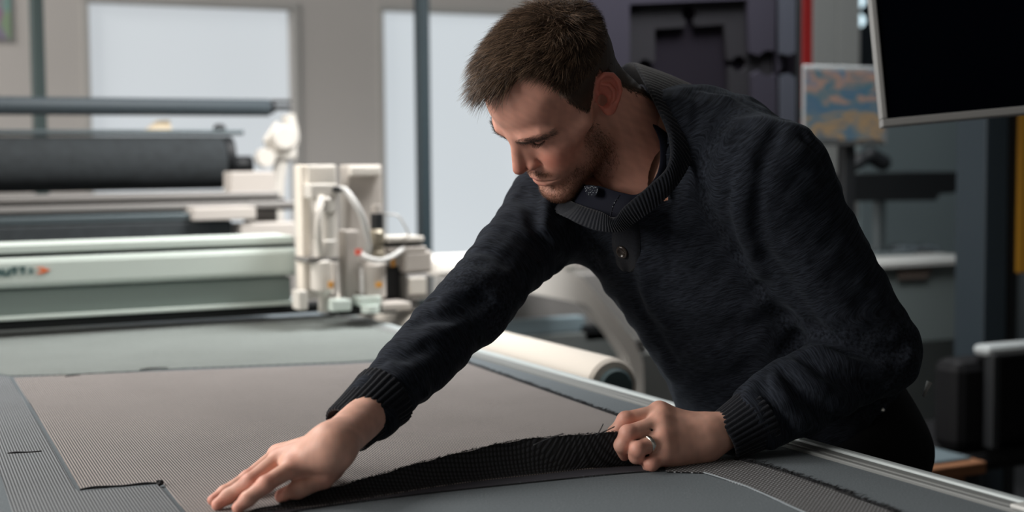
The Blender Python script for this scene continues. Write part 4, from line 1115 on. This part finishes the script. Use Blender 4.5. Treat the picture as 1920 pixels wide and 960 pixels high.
# feed conveyor and cloth rolls behind the table
YF = 4.05
feed = empty('feed_unit', (0, YF+.3, 0), 'grey roll feeding unit with steel bars behind the gantry', 'machine')
band('cloth_bar', 361, 373, YF, .18, xG(525, YF, 366), m_mg, feed)
band('cloth_bar', 380, 392, YF-.05, .20, xG(545, YF, 386), m_mg, feed)
band('cloth_bar', 398, 412, YF-.09, .20, xG(360, YF, 405), alud, feed)
band('dark_gap', 374, 379, YF+.03, .10, xG(540, YF, 376), m_bk, feed, bev=.001)
band('dark_gap', 393, 397, YF, .10, xG(560, YF, 395), m_bk, feed, bev=.001)
under(feed, box('guide_block', (xG(362, YF-.12, 400), YF-.13, zG(413, YF-.12)), (xG(480, YF-.12), YF, zG(389, YF-.12)), m_wg))
under(feed, box('side_plate', (xG(448, YF-.1, 430), YF-.12, zG(448, YF-.1, 500)), (xG(560, YF-.1, 430), YF-.02, zG(418, YF-.1, 500)), m_wg))
under(feed, box('side_plate', (xG(436, YF, 340), YF+.02, zG(362, YF, 480)), (xG(520, YF, 340), YF+.10, zG(322, YF, 480)), m_wg))
for x in (-1.2, xG(500, YF)):
    under(feed, box('leg', (x-.04, YF+.02, 0), (x+.04, YF+.10, zG(362, YF)), m_mg))
# end frame with hub pieces at the right of the rolls
a = G(545, 215, YF+.25); b = G(525, 360, YF+.25)
ef = [bevbox((G(508, 270, YF+.25)[0], YF+.22, G(520, 300, YF+.25)[2]), (G(552, 250, YF+.25)[0], YF+.27, G(535, 255, YF+.25)[2]), .01)]
pth = catmull([G(540, 215, YF+.25), G(548, 262, YF+.25), G(528, 300, YF+.25), G(520, 365, YF+.25), G(520, 420, YF+.25)], 8)
V, Fc = tube(pth, .022, 12); ef.append((V, Fc))
V, Fc = tube([G(522, 232, YF+.25), G(500, 262, YF+.25), G(512, 300, YF+.25)], .012, 10); ef.append((V, Fc))
ef.append(lathe(G(536, 258, YF+.20), [(.001, 0), (.034, 0), (.040, .01), (.040, .03), (.02, .05), (.001, .05)], 24, 'y'))
ef.append(lathe(G(500, 296, YF+.20), [(.001, 0), (.028, 0), (.03, .03), (.001, .04)], 24, 'y'))
under(feed, parts('end_frame', ef, m_wp, smooth=False))
V, Fc = tube([G(508, 190, YF+.30), G(545, 190, YF+.30)], .006, 10)
under(feed, parts('axle', [(V, Fc)], m_bk))
# top dark roller
zc = (G(300, 184, YF+.3)[2]+G(300, 217, YF+.3)[2])/2; rr_ = (G(300, 184, YF+.3)[2]-G(300, 217, YF+.3)[2])/2
ro = empty('top_roller', (0, YF+.3, zc), 'long slim dark grey roller above the wound cloth', 'roller')
under(ro, parts('roller_tube', [cylx(xl-.4, xG(505, YF+.3, 200), YF+.3, zc, rr_)], mat('grey_blue_tube', srgb(58, 68, 74), rough=.55), smooth=True))
under(ro, parts('end_cap', [cylx(xG(505, YF+.3, 200)+.0005, xG(514, YF+.3, 200), YF+.3, zc, rr_*.7), cylx(xG(514, YF+.3, 200), xG(545, YF+.3, 200), YF+.3, zc, .008)], m_bk, smooth=True))
# wound cloth
zc = (G(300, 254, YF+.2)[2]+G(300, 358, YF+.2)[2])/2; rr_ = (G(300, 254, YF+.2)[2]-G(300, 358, YF+.2)[2])/2
cr_ = empty('cloth_roll', (0, YF+.32, zc), 'thick roll of dark charcoal cloth below the slim roller', 'fabric roll')
under(cr_, parts('wound_cloth', [cylx(xl-.4, xG(436, YF+.2, 300), YF+.33, zc, rr_, 64)], m_dk, smooth=True))
under(cr_, parts('core', [cylx(xG(436, YF+.2, 300)+.0005, xG(456, YF+.2, 300), YF+.33, zc+.02, rr_*.75), cylx(xG(456, YF+.2, 300), xG(494, YF+.2, 300), YF+.33, zc-.01, .03)], m_bk, smooth=True))
bar = under(feed, box('steel_bar', (xl-.4, YF+.30, zG(253, YF+.3)), (xG(458, YF+.3, 250), YF+.34, zG(243, YF+.3)), alud))
zb = zG(243, YF+.3, 300)
V, Fc = slab([[(xG(275, YF+.31, 240), YF+.31, zb), (xG(322, YF+.31, 240), YF+.31, zb), (xG(318, YF+.31, 240), YF+.31, zb+.03), (xG(298, YF+.31, 240), YF+.31, zb+.028)]], 0, 0, (0, .03, 0))
tag(link('paper_tag', lmesh('paper_tag', V, Fc), mat('cream_paper', srgb(228, 212, 184))), 'small cream paper tag clipped on the bar above the cloth roll', 'tag')
under(feed, parts('bar_knob', [lathe((xG(413, YF+.31, 240), YF+.32, zb), [(.001, 0), (.022, 0), (.016, .014), (.006, .018), (.001, .018)], 20)], m_bk))
# flat dark cloth lying in the feeder
lc = box('fed_cloth', (xl, YF-.10, zG(444, YF-.1)), (xG(436, YF-.1, 430), YF-.005, zG(414, YF-.1)), m_dk, bev=.006)
tag(lc, 'dark cloth band fed between the grey bars and the gantry beam', 'fabric')

# ================================================================== CUTTING HEAD
YH = 3.02
hd = empty('cutting_carriage', (xG(650, YH), YH, .91), 'white metal cutting head with cylinders and hoses on the gantry', 'machine head')
def hb(name, p0, p1, Y, dep, m, bev=.004): return under(hd, boxG(name, p0, p1, Y, dep, m, bev=bev))
def cyl(name, px, y0, y1, rpx, Y, m, prof=None):
    c = G(px, y1, Y); t = G(px, y0, Y); r = abs(G(px+rpx, y1, Y)[0]-c[0]); H = t[2]-c[2]
    pf = prof or [(.9, 0), (1, .02), (1, .98), (.9, 1)]
    return under(hd, parts(name, [lathe(c, [(.0005, 0)]+[(r*a, H*b) for a, b in pf]+[(.0005, H)], 28)], m, smooth=False))
hb('back_plate', (566, 309), (634, 560), YH+.12, .06, m_wp, .006)
hb('tower_edge', (566, 309), (581, 545), YH+.08, .04, mat('ivory_edge', srgb(226, 218, 206), rough=.5))
hb('back_plate', (653, 309), (719, 500), YH+.14, .06, m_wg, .006)
hb('gusset', (657, 312), (715, 330), YH+.12, .02, m_wp)
hb('side_rail', (648, 432), (676, 572), YH+.05, .05, m_wg)
cyl('motor', 611, 345, 487, 21, YH+.05, m_wp, [(.8, 0), (1, .03), (1, .25), (.86, .27), (.86, .62), (1, .64), (1, .80), (.72, .84), (.72, .96), (.5, 1)])
cyl('spindle', 605, 487, 560, 21, YH+.04, m_wp, [(.35, -.0), (.45, .1), (.9, .22), (1, .24), (1, .95), (.8, 1)])
cyl('spindle_nose', 606, 555, 585, 9, YH+.04, m_wp)
hb('motor_plate', (577, 483), (637, 492), YH+.02, .10, m_mg, .002)
hb('motor_bracket', (583, 345), (634, 372), YH+.03, .07, m_wp)
cyl('spindle_rod', 628, 492, 552, 6, YH, m_wg)
cyl('valve', 707, 400, 430, 11, YH+.06, m_bk)
cyl('valve_cap', 706, 384, 402, 8, YH+.06, m_wg)
cyl('pneumatic_cylinder', 707, 430, 490, 14, YH+.05, mat('brass_grey', srgb(146, 138, 122), rough=.4, metal=.4), [(.8, 0), (1, .05), (1, .3), (.8, .33), (.8, .6), (1, .63), (1, .9), (.7, 1)])
cyl('pneumatic_cylinder', 703, 490, 560, 20, YH+.04, m_wg, [(.7, 0), (1, .06), (1, .9), (.8, 1)])
hb('tool_foot', (560, 545), (578, 582), YH, .05, m_wp)
hb('tool_foot', (622, 562), (660, 584), YH, .05, m_lg)
hb('tool_foot', (674, 556), (716, 574), YH, .07, m_lg)
cyl('suction_cup', 694, 572, 586, 16, YH, m_lg)
hb('dark_mount', (636, 572), (745, 590), YH+.05, .08, m_bk)
hb('dark_mount', (722, 500), (762, 568), YH+.09, .06, m_bk)
hb('controller_box', (757, 470), (812, 512), YH+.06, .12, m_wg, .008)
hb('controller_box', (762, 514), (808, 562), YH+.05, .12, m_mg, .006)
hb('display_plate', (768, 520), (800, 552), YH+.04, .012, m_wp, .003)
hb('controller_top', (726, 444), (796, 454), YH+.06, .10, m_wp, .003)
hb('slot', (728, 454), (794, 463), YH+.08, .06, m_bk, .002)
hb('slot_base', (728, 463), (800, 474), YH+.06, .10, m_wg, .003)
hb('tray', (716, 568), (772, 582), YH, .08, m_wg, .003)
m_or = mat('amber_label', srgb(206, 146, 60)); m_rd = mat('red_fitting', srgb(214, 88, 70))
hb('amber_sticker', (616, 528), (625, 540), YH-.012, .004, m_or, .0005); hb('amber_sticker', (705, 529), (717, 539), YH-.008, .004, m_or, .0005); hb('amber_sticker', (734, 485), (741, 500), YH+.07, .004, m_or, .0005)
cyl('hose_fitting', 672, 467, 478, 6, YH+.02, m_rd)
def hose(name, pts, r, m, Y=YH+.03):
    V, Fc = tube(catmull([G(x, y, Y+dy) for x, y, dy in pts], 8), r, 10); return under(hd, link(name, lmesh(name, V, Fc, True), m))
m_ho = mat('clear_grey_hose', srgb(190, 190, 188), rough=.4)
hose('air_hose', [(634, 355, .02), (648, 358, 0), (668, 385, -.02), (682, 415, -.02), (690, 455, 0), (692, 475, .02)], .008, m_ho)
hose('air_hose', [(672, 472, 0), (690, 484, -.03), (715, 488, -.03), (740, 478, 0), (760, 462, .05)], .006, m_ho)
hose('air_hose', [(603, 370, 0), (598, 400, -.02), (597, 440, -.02), (602, 480, 0)], .009, m_wp)
hose('thin_cable', [(722, 402, .04), (745, 404, .02), (760, 425, .02), (768, 445, .04)], .0025, m_ho)
hb('cable_clip', (626, 350), (640, 360), YH+.02, .03, m_bk)

m_wq = mat('plotter_white_plastic', srgb(230, 227, 221), rough=.45)
# ================================================================== SECOND MACHINE BEHIND THE TABLE (between arm and chest)
mc = empty('white_plotter', (1.9, 3.3, 0), 'white machine with curved side arm behind the table, seen under his chest', 'machine')
def curve_plate(name, outer, Y, dep, m): 
    V, Fc = slab([[G(x, y, Y) for x, y in outer]], 0, 0, (0, dep, 0)); return under(mc, link(name, lmesh(name, V, Fc), m))
YM = 3.55
curve_plate('side_arm', [(985, 500), (1060, 505), (1092, 520), (1115, 548), (1150, 590), (1190, 640), (1206, 680), (1208, 760), (1186, 775), (1186, 700), (1176, 668), (1150, 628), (1112, 582), (1096, 570), (985, 548)], YM, .06, m_wq)
under(mc, boxG('top_bar', (820, 480), (1082, 515), YM+.1, .2, m_wq, bev=.015))
under(mc, boxG('grey_back', (830, 515), (1300, 660), YM+.35, .04, m_mg))
under(mc, boxG('rear_panel', (985, 440), (1120, 505), YM+.5, .05, mat('taupe_panel', srgb(134, 128, 124), rough=.7)))
under(mc, boxG('blue_band', (940, 598), (1098, 626), YM+.2, .05, mat('blue_grey_band', srgb(132, 150, 158), rough=.4)))
under(mc, boxG('window_slot', (1096, 610), (1140, 640), YM+.18, .06, m_bk))
under(mc, boxG('lower_panel', (900, 628), (1180, 680), YM+.18, .05, mat('grey_panel', srgb(112, 118, 118), rough=.6)))
sb = [(1206, 664), (1300, 664), (1420, 664), (1420, 800), (1206, 800)]
curve_plate('side_cover', sb, YM+.05, .3, mat('light_grey_cover', srgb(150, 154, 152), rough=.5))
ps = [bevbox(*sorted_pair) for sorted_pair in []]
for k in range(5):
    a = G(1208, 642+k*5, YM-.01); b = G(1226, 644+k*5, YM-.01); ps.append(bevbox((a[0], YM+.03, b[2]), (b[0], YM+.05, a[2]), .0005))
under(mc, parts('vent_slats', ps, m_mg))
for x in (xG(900, YM, 600), xG(1195, YM, 600)):
    under(mc, box('leg', (x-.03, YM+.06, 0), (x+.03, YM+.14, G(1195, 780, YM)[2]+.1), m_wq))
# paper roll beside the table
def GX(px, py, X):
    v = CF + CR*((px-960)/FPX) - CU*((py-480)/FPX); return CAM + v*((X-CAM[0])/v[0])
def cyly(x, y0, y1, z, r, seg=40, b=.006):
    return lathe((x, y0, z), [(.001, 0), (r-b, 0), (r, b), (r, y1-y0-b), (r-b, y1-y0), (.001, y1-y0)], seg, 'y')
q0 = GX(1150, 672, 1.29); rr_ = .052
rl = parts('paper_roll', [cyly(1.29, q0[1], q0[1]+1.5, q0[2]-rr_, rr_)], mat('cream_paper_roll', srgb(196, 190, 181), rough=.6), smooth=False)
tag(rl, 'cream white paper roll lying beside the table rail, behind his arm', 'paper roll')
cap_ = parts('roll_core', [cyly(1.29, q0[1]-.012, q0[1]-.0005, q0[2]-rr_, .036)], mat('dark_teal_core', srgb(60, 78, 82)), rl)
tray = box('roll_tray', (1.215, q0[1]-.03, q0[2]-2*rr_-.02), (1.38, q0[1]+1.6, q0[2]-2*rr_-.0005), m_wp, bev=.003)
tag(tray, 'white tray strip carrying the paper roll', 'tray')
for y in (q0[1]+.15, q0[1]+1.3): parts('tray_leg', [bevbox((1.24, y, 0), (1.28, y+.04, q0[2]-2*rr_-.0205)), bevbox((1.22, y-.02, 0), (1.30, y+.06, .01))], m_wp, tray)

# ================================================================== RIGHT SIDE BACKGROUND
Y1_ = 3.35                                       # foam board
m_f1 = mat('foam_purple_grey', srgb(40, 39, 47), rough=.95, spec=.04); m_f2 = mat('foam_charcoal', srgb(32, 32, 35), rough=.95, spec=.04)
m_f3 = mat('foam_dark', srgb(22, 20, 26), rough=.95, spec=.04); m_f4 = mat('foam_slate', srgb(54, 57, 65), rough=.95, spec=.04)
def fl(pts, Y): return [G(x, y, Y) for x, y in pts]
bd = empty('foam_board', (G(1310, 300, Y1_)[0], Y1_, .3), 'dark layered foam board with puzzle shaped cutouts standing behind his shoulder', 'board')
botm = 430
out1 = [(1105, -120), (1456, -140), (1456, botm), (1105, botm)]
h1 = [(1181, 8), (1402, -1), (1405, 98)]+circ(1443, 118, 24, 215, 505, 18)+[(1410, 140), (1412, 410), (1181, 410)]
V, Fc = slab([fl(out1, Y1_), fl(h1, Y1_)], 0, 0, (0, .014, 0)); under(bd, parts('foam_layer', [(V, Fc)], m_f1))
out2 = [(1150, -110), (1472, -110), (1472, botm-10), (1150, botm-10)]
h2 = [(1228, 54), (1284, 51), (1286, 40)]+circ(1293, 25, 14.5, 120, 420, 14)+[(1301, 40), (1303, 49), (1358, 46), (1364, 112)]+circ(1386, 119, 14.5, 200, 520, 14)+[(1366, 127), (1370, 400), (1228, 400), (1228, 132)]+circ(1210, 124, 13, 30, 330, 14)+[(1228, 116)]
V, Fc = slab([fl(out2, Y1_+.0145), fl(h2, Y1_+.0145)], 0, 0, (0, .014, 0)); under(bd, parts('foam_layer', [(V, Fc)], m_f2))
under(bd, boxG('foam_layer', (1140, -100), (1494, botm), Y1_+.029, .03, m_f3, bev=.001))
V, Fc = slab([fl([(1461, -120), (1492, -120), (1492, 98), (1480, 104), (1463, 100)], Y1_-.012)], 0, 0, (0, .0115, 0)); V2 = slab([fl([(1464, 142), (1480, 138), (1492, 146), (1492, botm), (1468, botm)], Y1_-.012)], 0, 0, (0, .0115, 0))
under(bd, parts('foam_tab', [(V, Fc), V2], m_f4))
under(bd, boxG('black_edge', (1494, -130), (1503, botm), Y1_+.02, .08, m_bk, bev=.002))
foot = G(1380, botm, Y1_); foot2 = G(1490, botm, Y1_)
under(bd, box('stand', (foot[0], Y1_-.06, 0), (foot2[0], Y1_+.2, foot[2]-.06), m_bk))
rc = boxG('red_column', (1503, -200), (1523, 640), 4.1, .06, mat('red_paint', srgb(118, 16, 15), rough=.5)); 
tag(rc, 'narrow red upright column beside the foam board', 'post')
parts('base_plate', [bevbox((G(1498, 400, 4.1)[0], 4.07, 0), (G(1528, 400, 4.1)[0], 4.19, .012)), bevbox((G(1504, 400, 4.1)[0], 4.1, .0125), (G(1522, 400, 4.1)[0], 4.16, G(1510, 640, 4.1)[2]-.0005))], m_bk, rc)
# pale cabinets far behind
YC = 4.9
m_cab = mat('pale_cabinet', srgb(158, 160, 158), rough=.6)
def cabinet(p0, p1, label, dep=.4):
    o = boxG('tall_cabinet', p0, p1, YC, dep, m_cab, bev=.006)
    a = G(*p0, YC); b = G(*p1, YC); o2 = box('door', (a[0]+.012, YC-.018, b[2]+.02), (b[0]-.012, YC-.0005, a[2]-.02), m_cab, o, bev=.004)
    parts('handle', [bevbox((b[0]-.05, YC-.04, 1.0), (b[0]-.038, YC-.0185, 1.15), .003)], m_mg, o2)
    return tag(o, label, 'cabinet', 'tall pale cabinets')
zf = 1000
cabinet((1516, -260), (1562, zf), 'tall pale grey cabinet beside the red column, left of the pair')
cabinet((1564, -260), (1604, zf), 'tall pale grey cabinet between the first cabinet and the dark gap with lights')
dk = tag(boxG('dark_cabinet', (1605, -260), (1700, 640), YC+.05, .35, mat('dark_cabinet_paint', srgb(14, 22, 28)), bev=.004), 'dark cabinet carrying two small bright lamps behind the large monitor', 'cabinet')
boxG('door', (1608, -250), (1697, 630), YC+.03, .0195, mat('dark_cabinet_paint', srgb(14, 22, 28)), dk)
for cy_, lb in ((2, 'upper'), (38, 'lower')):
    c = G(1615, cy_, YC+.0); w = .028
    e = parts('indicator_lamp', [lathe((c[0], YC+.0, c[2]), [(.001, 0), (w*.8, 0), (w, .008), (w, .0295), (.001, .0295)], 24, 'y')], mat('cool_lamp_glow', (.8, .9, 1), emit=(.6, .78, .85, 1.3)))
    tag(e, lb+' of the two small glowing lamps left of the large monitor', 'lamp', 'glowing lamps by the monitor')
# partition wall behind the desk
YP = 4.3
pw = tag(boxG('wall_partition', (1612, 140), (1846, 1010), YP+.55, .06, mat('teal_grey_wall', srgb(112, 126, 130), rough=.9), bev=0), kind='structure')
# desk
YD = 3.75
m_dw = mat('white_laminate', srgb(176, 178, 176), rough=.45); m_dg = mat('grey_laminate', srgb(100, 110, 110), rough=.6)
dsk = empty('desk', (G(1750, 490, YD)[0], YD, 0), 'desk with thin white top and grey front panel behind him at right', 'desk')
a = G(1640, 484, YD); b = G(1846, 494, YD)
under(dsk, box('desk_top', (a[0], YD, b[2]), (b[0]+.02, YD+.62, b[2]+.022), m_dw))
c = G(1846, 632, YD+.02)
under(dsk, box('front_panel', (a[0]+.02, YD+.02, c[2]), (b[0], YD+.04, b[2]-.0005), m_dg))
under(dsk, box('side_panel', (a[0]+.02, YD+.0405, 0), (a[0]+.045, YD+.6, b[2]-.0005), m_dg)); under(dsk, box('side_panel', (b[0]-.025, YD+.0405, 0), (b[0], YD+.6, b[2]-.0005), m_dg))
n = [G(1686, 500, YD+.01), G(1750, 500, YD+.01), G(1738, 522, YD+.01), G(1686, 524, YD+.01)]
under(dsk, parts('brown_recess', [slab([n], 0, 0, (0, .0095, 0))], mat('brown_notch', srgb(84, 74, 68))))
# keyboard tray table behind, black
YK = 3.95
kt = empty('sit_stand_shelf', (G(1660, 350, YK)[0], YK, 0), 'black raised shelf on a grey post standing on the desk', 'shelf')
kz = G(1700, 345, YK)[2]
out_ = [(1566, 345), (1575, 328), (1800, 322), (1816, 326), (1816, 340), (1800, 346), (1790, 362), (1762, 364), (1755, 376), (1600, 378), (1580, 368)]
V, Fc = slab([fl(out_, YK)], 0, 0, (0, .25, 0)); under(kt, parts('shelf_board', [(V, Fc)], mat('black_plastic', srgb(12, 15, 18), rough=.5)))
under(kt, boxG('arm', (1812, 330), (1846, 340), YK+.1, .03, m_bk))
zt_ = G(1655, 377, YK+.1)[2]; xk = G(1655, 400, YK+.1)[0]
dz = b[2]+.0225
under(kt, parts('post', [bevbox((xk-.017, YK+.1, dz+.012), (xk+.017, YK+.135, zt_)), bevbox((xk-.09, YK+.03, dz), (xk+.09, YK+.2, dz+.012))], mat('grey_post', srgb(92, 102, 106), rough=.4)))
# headset / black gear on the shelf
hz_ = G(1625, 324, YK+.08)
def blob(f, lo, hi, h, name, m, label, cat):
    V, Q = nets(f, lo, hi, h); o = link(name, amesh(name, V, Q), m); return tag(o, label, cat)
c0_ = G(1600, 312, YK+.08); c1_ = G(1632, 290, YK+.08); c2_ = G(1655, 305, YK+.08); c3_ = G(1610, 290, YK+.08)
blob(lambda p: smin(smin(cone(p, c0_, c1_, .022, .024), cone(p, c1_, c2_, .026, .030), .015), cone(p, c3_, c2_, .012, .022), .015), c0_-.12, c2_+.14, .005, 'desk_phone', m_bk, 'dark rounded gadget lying on the black raised shelf', 'gadget')
# small clutter on the desk top
def clut(px, w, hgt, label):
    c = G(px, 470, YD+.3); x = c[0]
    f = lambda p: smin(ell(p, (x, YD+.3, dz+hgt*.5+.003), (w, .05, hgt*.5)), ell(p, (x+w*.6, YD+.28, dz+hgt*.4+.003), (w*.5, .04, hgt*.4)), .01)
    blob(f, np.array([x-w*2, YD+.15, dz-.02]), np.array([x+w*2.2, YD+.42, dz+hgt*2]), .004, 'desk_item', mat('grey_clutter', srgb(72, 82, 88)), label, 'desk item')
clut(1690, .05, .035, 'low grey object on the desk top below the raised shelf'); clut(1730, .045, .03, 'second low grey object on the desk top nearer the column')
# picture monitor
def screen_mat():
    m = mat('landscape_screen', (.1, .1, .1), rough=.4); nt = m.node_tree; L = nt.links; b = nt.nodes['Principled BSDF']; tc = nt.nodes.new('ShaderNodeTexCoord')
    mp = nt.nodes.new('ShaderNodeMapping'); mp.inputs['Scale'].default_value = (1.2, 1, 2.0); L.new(tc.outputs['Generated'], mp.inputs[0])
    n = nt.nodes.new('ShaderNodeTexNoise'); n.inputs['Scale'].default_value = 2.4; n.inputs['Detail'].default_value = 5; n.inputs['Distortion'].default_value = .6; L.new(mp.outputs[0], n.inputs['Vector'])
    s = nt.nodes.new('ShaderNodeSeparateXYZ'); L.new(tc.outputs['Generated'], s.inputs[0])
    a = nt.nodes.new('ShaderNodeMath'); a.operation = 'MULTIPLY_ADD'; a.inputs[1].default_value = .55; L.new(s.outputs[2], a.inputs[0])
    h = nt.nodes.new('ShaderNodeMath'); h.operation = 'MULTIPLY_ADD'; h.inputs[1].default_value = 1.0; h.inputs[2].default_value = -.28; L.new(n.outputs['Fac'], h.inputs[0]); L.new(h.outputs[0], a.inputs[2])
    r = nt.nodes.new('ShaderNodeValToRGB'); e = r.color_ramp.elements; e[0].position = .0; e[0].color = (*srgb(70, 78, 82), 1); e[1].position = 1; e[1].color = (*srgb(60, 92, 112), 1)
    for p_, c_ in ((.20, (92, 98, 100)), (.30, (150, 122, 84)), (.38, (84, 104, 112)), (.52, (52, 92, 120)), (.60, (60, 100, 112)), (.70, (158, 122, 104)), (.80, (58, 104, 132))):
        q = e.new(p_); q.color = (*srgb(*c_), 1)
    L.new(a.outputs[0], r.inputs[0]); L.new(r.outputs[0], b.inputs['Emission Color']); b.inputs['Emission Strength'].default_value = .52
    b.inputs['Base Color'].default_value = (.02, .02, .02, 1); return m
m_bz = mat('silver_bezel', srgb(150, 152, 152), rough=.4, metal=.2)
YS = 3.3
pm = empty('desktop_monitor', (G(1590, 270, YS)[0], YS, G(1590, 275, YS)[2]), 'monitor with pale bezel showing a blue and orange landscape, behind his back', 'monitor')
under(pm, boxG('bezel', (1507, 123), (1665, 273), YS, .012, mat('monitor_bezel', srgb(118, 122, 124), rough=.5), bev=.006)); under(pm, boxG('screen', (1510, 132), (1657, 263), YS-.0025, .002, screen_mat(), bev=0))
xs = G(1600, 270, YS)[0]
under(pm, parts('stand', [bevbox((xs-.02, YS+.0125, kz-.12), (xs+.02, YS+.05, G(1600, 200, YS)[2])), bevbox((xs-.02, YS+.0505, G(1600, 200, YS)[2]-.03), (xs+.02, YK+.3, G(1600, 200, YS)[2]))], m_bk))
# large dark monitor, slightly turned and tilted
A_ = P(1655, 238, 2.35); B_ = P(1985, 207, 2.33); D_ = P(1617, -120, 2.36)
ux = B_-A_; wx = np.linalg.norm(ux); ux /= wx; uz = D_-A_; uz -= ux*(uz@ux); wz = np.linalg.norm(uz); uz /= wz; un = np.cross(ux, uz)
un = un if un@CF > 0 else -un
def mb(lo, hi, bev): 
    V, Fc = bevbox(lo, hi, bev); return [A_+ux*v[0]+uz*v[2]+un*v[1] for v in V], Fc
mon = empty('large_monitor', A_, 'large black monitor with silver bezel at the upper right', 'monitor')
bw = .012
under(mon, parts('bezel', [mb((0, 0, 0), (wx, .03, bw*1.1), .002), mb((0, 0, bw*1.1), (bw*.8, .03, wz), .002), mb((wx-bw, 0, bw*1.1), (wx, .03, wz), .002), mb((bw*.8, 0, wz-bw), (wx-bw, .03, wz), .002)], m_bz))
under(mon, parts('screen', [mb((bw*.8, .004, bw*1.1), (wx-bw, .028, wz-bw), 0)], mat('black_glass', srgb(4, 6, 12), rough=.5, spec=0.0)))
under(mon, parts('back_cover', [mb((.03, .0305, .03), (wx-.03, .055, wz-.03), .01)], m_bk))
# column carrying it
yc_ = 3.1
cm = boxG('steel_column', (1846, -200), (1888, 1010), yc_, .12, mat('slate_column_paint', srgb(30, 42, 50), rough=.55)); tag(cm, 'dark slate steel column below and behind the large monitor', 'post')
boxG('black_channel', (1888, -200), (1910, 1010), yc_+.02, .1, m_bk, cm)
boxG('yellow_strip', (1911, 160), (1932, 512), yc_+.01, .1, mat('yellow_paint', srgb(196, 142, 36), rough=.5), cm)
V, Fc = tube([A_+ux*wx*.6+uz*wz*.5+un*.056, G(1880, 60, yc_-.001)], .02, 12); under(mon, parts('mount_arm', [(V, Fc)], m_bk))
# dark chair with pale armrest
yb_ = 2.75
chm = mat('black_vinyl', srgb(9, 10, 13), rough=.7, spec=.2)
ch = empty('office_chair', (G(1870, 760, yb_)[0], yb_+.2, 0), 'dark padded office chair with pale grey armrest at the right edge', 'chair')
def gb(name, p0, p1, Y, dep, m, bev=.03): return under(ch, boxG(name, p0, p1, Y, dep, m, bev=bev))
gb('backrest', (1795, 668), (2010, 838), yb_, .10, chm); gb('seat', (1790, 842), (2020, 880), yb_-.02, .45, chm)
gb('armrest', (1854, 644), (1985, 664), yb_-.03, .06, mat('pale_grey_armrest', srgb(150, 156, 158), rough=.5), .012)
gb('arm_support', (1862, 665), (1876, 842), yb_-.04, .035, m_bk, .004)
sx = G(1900, 880, yb_)[0]; sz = G(1900, 882, yb_)[2]
if sz > .1:
    under(ch, parts('pedestal', [bevbox((sx-.03, yb_+.15, .06), (sx+.03, yb_+.21, sz)), bevbox((sx-.28, yb_+.16, .04), (sx+.28, yb_+.2, .075)), bevbox((sx-.02, yb_-.1, .04), (sx+.02, yb_+.45, .075))], m_bk))
    for dx, dy in ((-.27, .18), (.27, .18), (0, -.08), (0, .43)):
        under(ch, parts('caster', [lathe((sx+dx-.012, yb_+dy, .0251), [(.001, 0), (.025, 0), (.025, .024), (.001, .024)], 20, 'x')], m_bk))
# low wooden crate platform at the lower right
yw = 2.55
wz0 = G(1800, 872, yw)[2]
m_wd = mat('crate_wood', srgb(112, 72, 42), rough=.7, var=(14, .25, (1, 8, 8)))
wp = empty('wooden_platform', (G(1760, 880, yw)[0], yw, 0), 'low wooden platform with grey mat behind him at the lower right', 'platform')
x0_, x1_ = G(1660, 880, yw)[0], G(1850, 880, yw)[0]
under(wp, box('platform_board', (x0_, yw, wz0-.03), (x1_, yw+.62, wz0), m_wd)); 
under(wp, box('grey_mat', (x0_+.02, yw+.03, wz0+.0005), (x1_-.02, yw+.6, wz0+.008), mat('grey_mat_rubber', srgb(70, 84, 90), rough=.7)))
for x in (x0_+.03, x1_-.1):
    for y in (yw+.03, yw+.52): under(wp, box('leg', (x, y, 0), (x+.06, y+.06, wz0-.0305), m_wd))
PERSON = build_person()
